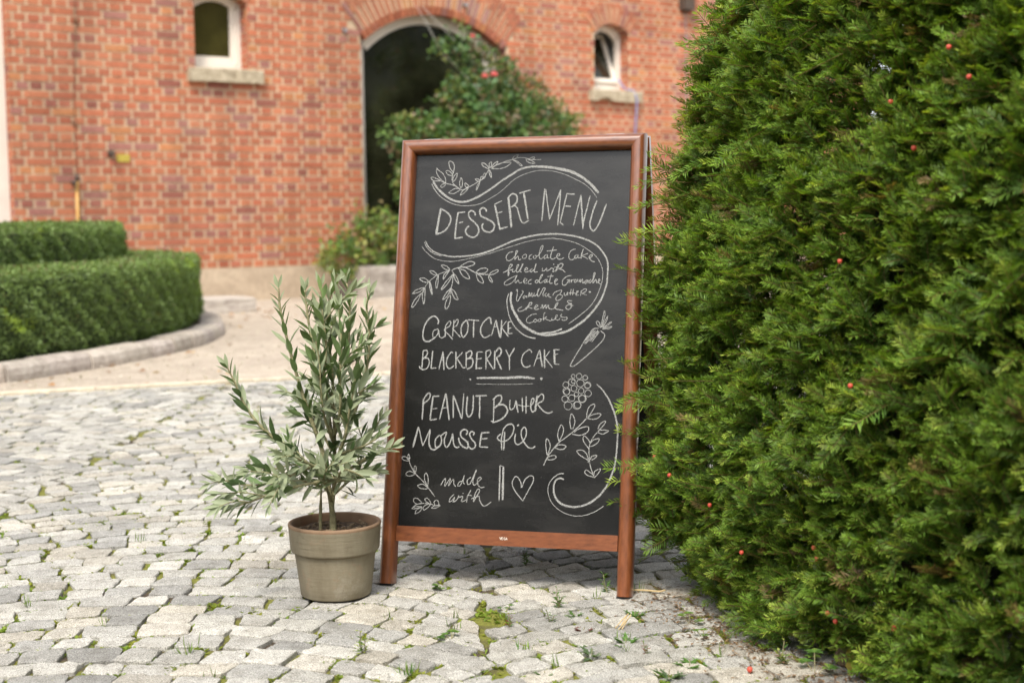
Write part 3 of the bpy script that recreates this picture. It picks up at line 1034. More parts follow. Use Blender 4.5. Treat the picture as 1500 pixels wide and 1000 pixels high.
def ring_hedge(r_out, r_in, z0, z1, label, seed, a_lo=-74, a_hi=46, dens=1.0):
    q = np.random.default_rng(seed)
    root = empty('box_hedge', (BC.x + r_out * .9, BC.y, .05), label, 'hedge')
    P, D, Nn, L_, W_, C_ = [], [], [], [], [], []
    nA = int(66000 * dens); nT = int(28000 * dens)
    a = np.radians(q.uniform(a_lo, a_hi, nA + nT))
    outer = np.arange(nA + nT) < nA
    z = np.where(outer, q.uniform(z0, z1, nA + nT), z1)
    r = np.where(outer, r_out, q.uniform(r_in, r_out, nA + nT))
    # clipped surface: gentle lumps plus depth into the twigs
    lump = .022 * np.sin(a * 37 + z * 9) * np.sin(z * 21 + a * 60) + .012 * np.sin(a * 150 + z * 40)
    dep = np.abs(q.normal(0, .028, nA + nT))
    r = np.where(outer, r + lump - dep, r)
    z = np.where(outer, z, z + lump * .6 - dep * .8)
    # rounded shoulder and tucked foot
    sh_ = np.clip((z - (z1 - .06)) / .06, 0, 1)
    r = np.where(outer, r - .035 * sh_ ** 2 - .05 * np.clip(((z0 + .08) - z) / .08, 0, 1), r)
    nrm = np.stack([np.cos(a), np.sin(a), np.zeros_like(a)], 1)
    nrm = np.where(outer[:, None], nrm, np.array([0, 0, 1.0]))
    d = unit(nrm * .8 + q.normal(0, .75, (len(a), 3)) + np.array([0, 0, .35]))
    n_ = unit(nrm + q.normal(0, .6, (len(a), 3)) + np.array([0, 0, .5]))
    p = np.stack([BC.x + r * np.cos(a), BC.y + r * np.sin(a), z], 1)
    ln = q.uniform(.013, .024, len(a))
    clump = .5 + .5 * np.sin(a * 90 + z * 33) * np.sin(a * 41 - z * 52)
    k = q.uniform(.7, 1.25, len(a)) * (.8 + .4 * clump)
    col = np.stack([.17 * k, .25 * k, .075 * k], 1)
    yl = q.random(len(a)) < .035
    col[yl] = np.stack([.16 * k, .22 * k, .05 * k], 1)[yl]
    br_ = q.random(len(a)) < np.where(outer, .02, .16)
    col[br_] = np.stack([.15 * k, .12 * k, .05 * k], 1)[br_]
    # a few fresh shoots
    for _ in range(int(9 * dens)):
        a_ = math.radians(q.uniform(-40, 20)); zz = q.uniform(z0 + .1, z1)
        dd = (np.abs(a - a_) * r_out < .035) & (np.abs(z - zz) < .035)
        col[dd] = np.array([.3, .42, .06]) * q.uniform(.7, 1.1)
    V, F = leaf_quads(p, d, n_, ln, ln * .55, .1)
    link('foliage', mesh_quads('foliage', V, F, col), M['box'], root)
    # solid dark core ring behind the leaves, inner shade put into its colour
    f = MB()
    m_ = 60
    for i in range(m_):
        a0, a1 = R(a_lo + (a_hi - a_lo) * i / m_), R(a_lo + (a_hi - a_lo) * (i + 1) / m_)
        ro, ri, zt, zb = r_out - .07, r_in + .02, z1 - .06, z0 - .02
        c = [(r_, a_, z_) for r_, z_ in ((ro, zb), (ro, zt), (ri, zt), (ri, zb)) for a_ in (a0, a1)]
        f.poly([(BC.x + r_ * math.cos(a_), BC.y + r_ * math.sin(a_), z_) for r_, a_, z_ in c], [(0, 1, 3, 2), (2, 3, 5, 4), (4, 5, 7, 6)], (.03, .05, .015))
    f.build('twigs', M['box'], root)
    return root
ring_hedge(4.70, 4.17, .07, .555, 'lower front tier of the clipped round box hedge just inside the curved stone kerb', 21)
ring_hedge(4.17, 3.5, .3, .80, 'taller rear tier of the clipped box hedge rising behind the lower tier', 22, -70, 50, .9)

# ================================================================ SHRUBS AT THE WALL
def leaf_cloud(q, blobs, n, size, palette, up_bias=.3, shell=.55):
    wts = np.array([b_[3] * b_[4] * b_[5] for b_ in blobs]) ** (2 / 3)
    wts /= wts.sum()
    which = q.choice(len(blobs), n, p=wts)
    bl = np.array(blobs)[which]
    d = unit(q.normal(0, 1, (n, 3)))
    rad = shell + (1 - shell) * q.random(n) ** .6
    # clusters: pull leaves towards sprig centres
    nc = max(8, n // 9)
    cid = q.integers(0, nc, n)
    cdir = unit(q.normal(0, 1, (nc, 3))); crad = shell + (1.08 - shell) * q.random(nc) ** .5; cwh = q.choice(len(blobs), nc, p=wts)
    blc = np.array(blobs)[cwh]
    cen = blc[:, :3] + cdir * blc[:, 3:6] * crad[:, None]
    p = cen[cid] + q.normal(0, size * .8, (n, 3))
    out = unit(p - np.array(blobs)[cwh][cid][:, :3])
    dirs = unit(out * .6 + q.normal(0, .7, (n, 3)))
    nr = unit(out * .5 + q.normal(0, .5, (n, 3)) + np.array([.2, -.2, up_bias + .4]))
    pc = np.array(palette)
    ccol = pc[q.integers(0, len(pc), nc)]
    col = ccol[cid] * q.uniform(.75, 1.25, (n, 1))
    ln = q.uniform(.7, 1.3, n) * size
    return p, dirs, nr, ln, col, cen

def wb(s, h, o, rs, rh):
    p = W(s, h, o)
    return (p.x, p.y, p.z, rs, rs * .8, rh)
q = np.random.default_rng(5)
rose = empty('rose_bush', W(2.6, 0, .45), 'tall climbing rose bush with pink flowers growing before the dark arched window', 'bush')
blobs = [wb(2.1, 1.62, .5, .42, .36), wb(1.6, 1.62, .5, .34, .3), wb(2.7, 1.75, .5, .5, .45), wb(3.15, 1.72, .45, .42, .32), wb(2.45, 2.1, .45, .3, .3),
         wb(2.95, 2.08, .42, .24, .26), wb(2.25, 2.42, .4, .16, .3), wb(2.15, 2.75, .35, .1, .14), wb(1.22, 1.72, .5, .13, .15), wb(1.42, 1.2, .5, .16, .3), wb(2.6, 1.1, .45, .85, .5),
         wb(1.85, 2.62, .35, .07, .1), wb(3.45, 1.75, .42, .14, .14), wb(2.68, 2.42, .42, .09, .12), wb(1.95, 2.1, .45, .12, .14), wb(2.6, .45, .45, .9, .4), wb(2.66, 2.1, .42, .22, .25), wb(2.5, 2.38, .42, .2, .22), wb(2.3, 1.95, .5, .4, .3)]
p, d, nr, ln, col, cen = leaf_cloud(q, blobs, 26000, .06, [(.08, .165, .05), (.065, .145, .045), (.1, .19, .05), (.075, .13, .065), (.13, .22, .06), (.09, .15, .045), (.2, .15, .09), (.18, .2, .05)])
V, F = leaf_quads(p, d, nr, ln, ln * .62, .12)
link('foliage', mesh_quads('foliage', V, F, col), M['rose'], rose)
f = MB()
for i in range(60):
    c = cen[q.integers(0, len(cen))]
    b0 = np.array(W(2.6 + q.uniform(-.5, .5), 0, .45 + q.uniform(-.15, .15)))
    mid = (b0 + c) / 2 + q.normal(0, .1, 3)
    f.tube(catmull([b0, mid, c], 3), [.012, .011, .01, .009, .008, .006, .004], 5)
f.build('stems', M['bark'], rose)
for s_, h_, o_, sz in ((2.15, 2.28, .8, .05), (2.27, 2.3, .8, .055), (2.17, 2.73, .55, .04)):
    f = MB()
    c = W(s_, h_, o_)
    for k in range(16):
        an, el = k * 2.4, .15 + k / 16 * 1.35
        dv = Vector((math.cos(an) * math.cos(el), math.sin(an) * math.cos(el), math.sin(el))) 
        sd_ = dv.cross(Vector((0, 0, 1))).normalized() * sz * .5
        tp = c + dv * sz
        f.poly([c, c + dv * sz * .6 + sd_, tp + sd_ * .3, tp - sd_ * .3, c + dv * sz * .6 - sd_], [(0, 1, 2, 3, 4)])
    f.build('flower', M['petal'], rose)

shrub = empty('low_shrub', W(.95, .3, .4), 'low spreading shrub with green and reddish leaves over the rough grey stone block', 'shrub')
blobs = [wb(.95, .58, .4, .36, .22), wb(.62, .42, .4, .2, .16), wb(1.35, .6, .42, .35, .24), wb(1.02, .8, .38, .2, .13), wb(1.8, .6, .42, .4, .25), wb(.44, .4, .36, .1, .08), wb(2.3, .6, .42, .4, .25), wb(.95, .3, .55, .14, .12)]
p, d, nr, ln, col, cen = leaf_cloud(q, blobs, 5200, .05, [(.12, .23, .05), (.09, .18, .04), (.19, .29, .05), (.24, .19, .09), (.15, .21, .07), (.28, .3, .07), (.09, .16, .045)])
V, F = leaf_quads(p, d, nr, ln, ln * .7, .1)
link('foliage', mesh_quads('foliage', V, F, col), M['rose'], shrub)
f = MB()
for i in range(30):
    c = cen[q.integers(0, len(cen))]
    b0 = np.array(W(1.2 + q.uniform(-.5, .9), .26, .4))
    f.tube(catmull([b0, (b0 + c) / 2 + q.normal(0, .05, 3), c], 3), [.008] * 4 + [.005] * 3, 5)
f.build('stems', M['green_stem'], shrub)

# ================================================================ A-FRAME CHALKBOARD
BP0 = Vector((-.29965345, 3.08400691, 0.002))
PSI, TAU, BW, BL = -0.26509757, 0.21497408, 0.56456575, 1.00130857
bd = Vector((math.cos(PSI), math.sin(PSI), 0))
bh = Vector((-math.sin(PSI), math.cos(PSI), 0))
bu = Vector((0, 0, math.cos(TAU))) + bh * math.sin(TAU)
ba = bu.cross(bd)                                    # away from the viewer
def B(u, v, w=0.0): return BP0 + bd * u + bu * v + ba * w
# rear leaf: hinged at the top, leaning the other way
HT_ = B(0, BL, .03)
bu2 = Vector((0, 0, math.cos(TAU))) - bh * math.sin(TAU)      # up along the rear leaf
ba2 = (bd.cross(bu2))                                          # faces the viewer side? kept for thickness
def B2(u, v, w=0.0):
    top = HT_ + ba * .004
    return top + bd * u - bu2 * (BL - v) + bh * (math.cos(TAU) * w) + Vector((0, 0, math.sin(TAU) * w))
sign = empty('chalkboard_sign', BP0, 'wooden A-frame chalkboard with a hand-drawn dessert menu standing on the cobbles', 'sign')

FWD, DEP = .0335, .019
PR = []
for i in range(13):                                   # half-round moulding, x across, w depth (negative towards viewer)
    t = i / 12
    x = t * FWD
    e = abs(2 * t - 1)
    PR.append((x, -(DEP - .002) * (1 - e ** 2.6) ** .55))
def moulding(name, P0, axis, cross, length, m0, m1, mat, parent, BF, flip=False):
    """extrude the half-round along axis; m0/m1 mitre slopes at both ends"""
    f = MB()
    prof = PR + [(FWD, .016), (0, .016)]
    rings = []
    ns = 10
    for k in range(ns + 1):
        ring = []
        for x, w in prof:
            a0 = m0 * x; a1 = length - m1 * x
            t = a0 + (a1 - a0) * k / ns
            ring.append(BF(P0, axis, t, cross, x, w))
        rings.append(ring)
    b0 = len(f.v)
    for r_ in rings: f.v += [tuple(p_) for p_ in r_]
    n_ = len(prof)
    for k in range(ns):
        for j in range(n_):
            j2 = (j + 1) % n_
            f.f.append((b0 + k * n_ + j, b0 + k * n_ + j2, b0 + (k + 1) * n_ + j2, b0 + (k + 1) * n_ + j)); f.c.append((1, 1, 1))
    f.f.append(tuple(b0 + j for j in range(n_))[::-1]); f.c.append((1, 1, 1))
    f.f.append(tuple(b0 + ns * n_ + j for j in range(n_))); f.c.append((1, 1, 1))
    return f.build(name, mat, parent, False)
def BF_front(P0, axis, t, cross, x, w):
    u = P0[0] + axis[0] * t + cross[0] * x
    v = P0[1] + axis[1] * t + cross[1] * x
    return B(u, v, w + DEP * .0)
# the solved front plane is the crest of the moulding: push profiles back a little
def smooth_moulding(o):
    me = o.data
    me.polygons.foreach_set("use_smooth", [True] * len(me.polygons))
    try:
        me.set_sharp_from_angle(angle=R(40))
    except Exception:
        pass
for nm, P0, ax, cr, L_, m0, m1, mt in (
        ('stile', (0, 0), (0, 1), (1, 0), BL, 0, 1, M['wood_v']),
        ('stile', (BW, 0), (0, 1), (-1, 0), BL, 0, 1, M['wood_v']),
        ('top_rail', (0, BL), (1, 0), (0, -1), BW, 1, 1, M['wood_h'])):
    smooth_moulding(moulding(nm, P0, ax, cr, L_, m0, m1, mt, sign, BF_front))
f = MB()
f.box(B(FWD + .0005, .0932, -.0035), bd * (BW - 2 * FWD - .001), ba * .018, bu * .0335)
rail = f.build('bottom_rail', M['wood_h'], sign)
f = MB()
f.box(B(FWD - .004, .122, .009), bd * (BW - 2 * FWD + .008), ba * .006, bu * (BL - .122 - FWD + .004))
panel = f.build('chalkboard_panel', M['board'], sign)
for u0 in (0.004, BW - FWD + .002):
    f = MB(); f.box(B(u0, -.004, -.012), bd * .027, ba * .026, bu * .0042)
    f.build('foot', M['black'], sign)
# maker's mark on the rail
f = MB()
def seg(p, q_, w=.0009):
    p, q_ = Vector((*p, 0)), Vector((*q_, 0))
    t = (q_ - p).normalized(); s_ = Vector((-t.y, t.x, 0)) * w / 2
    f.poly([B(v.x, v.y, -.0041) for v in (p - s_, q_ - s_, q_ + s_, p + s_)], [(0, 1, 2, 3)])
lx, ly, lh, lw = .2715, .1066, .0052, .0036
def glyph(x, strokes):
    for a_, b_ in strokes: seg((x + a_[0] * lw, ly + a_[1] * lh), (x + b_[0] * lw, ly + b_[1] * lh))
glyph(lx, [((0, 1), (.5, 0)), ((.5, 0), (1, 1))])
glyph(lx + .0045, [((0, 0), (0, 1)), ((0, 1), (.8, 1)), ((0, .5), (.7, .5)), ((0, 0), (.8, 0))])
glyph(lx + .009, [((1, .85), (.4, 1)), ((.4, 1), (0, .5)), ((0, .5), (.4, 0)), ((.4, 0), (1, .1)), ((1, .1), (1, .5)), ((1, .5), (.6, .5))])
glyph(lx + .0135, [((0, 0), (.5, 1)), ((.5, 1), (1, 0)), ((.2, .35), (.8, .35))])
f.build('maker_mark', M['white'], rail)
# rear leaf
f = MB()
for u0 in (0, BW - FWD):
    f.box(B2(u0, 0, .0), bd * FWD, (B2(0, 0, .019) - B2(0, 0, 0)), bu2 * BL)
f.box(B2(FWD, BL - FWD, .0), bd * (BW - 2 * FWD), (B2(0, 0, .019) - B2(0, 0, 0)), bu2 * FWD)
f.box(B2(FWD, .0932, .0), bd * (BW - 2 * FWD), (B2(0, 0, .019) - B2(0, 0, 0)), bu2 * .0335)
f.build('rear_frame', M['wood_v'], sign)
f = MB()
f.box(B2(FWD, .1267, .002), bd * (BW - 2 * FWD), (B2(0, 0, .006) - B2(0, 0, 0)), bu2 * (BL - .1267 - FWD))
f.build('rear_panel', M['black'], sign)
for u0 in (.05, BW - .09):
    f = MB(); f.box(B(u0, BL - .0005, .004), bd * .04, ba * .05, bu * .0022); f.tube([B(u0, BL + .002, .031), B(u0 + .04, BL + .002, .031)], .0035, 8)
    f.build('hinge', M['steel'], sign)
# check chain between the two leaves
f = MB()
ca, cb_ = B(BW * .47, .1, .02), B2(BW * .5, .1, 0)
npt = 26
cp = []
for i in range(npt + 1):
    t = i / npt
    p_ = ca.lerp(cb_, t); p_.z -= .06 * 4 * t * (1 - t)
    cp.append(p_)
for i in range(npt):
    c = (cp[i] + cp[i + 1]) / 2; t = (cp[i + 1] - cp[i]).normalized()
    sdv = t.cross(Vector((0, 0, 1))).normalized() if i % 2 else t.cross(t.cross(Vector((0, 0, 1)))).normalized()
    f.tube([c + t * .009 * math.cos(w) + sdv * .005 * math.sin(w) for w in np.linspace(0, 2 * math.pi, 9)], .0012, 5, cap=False)
f.build('chain', M['steel'], sign)

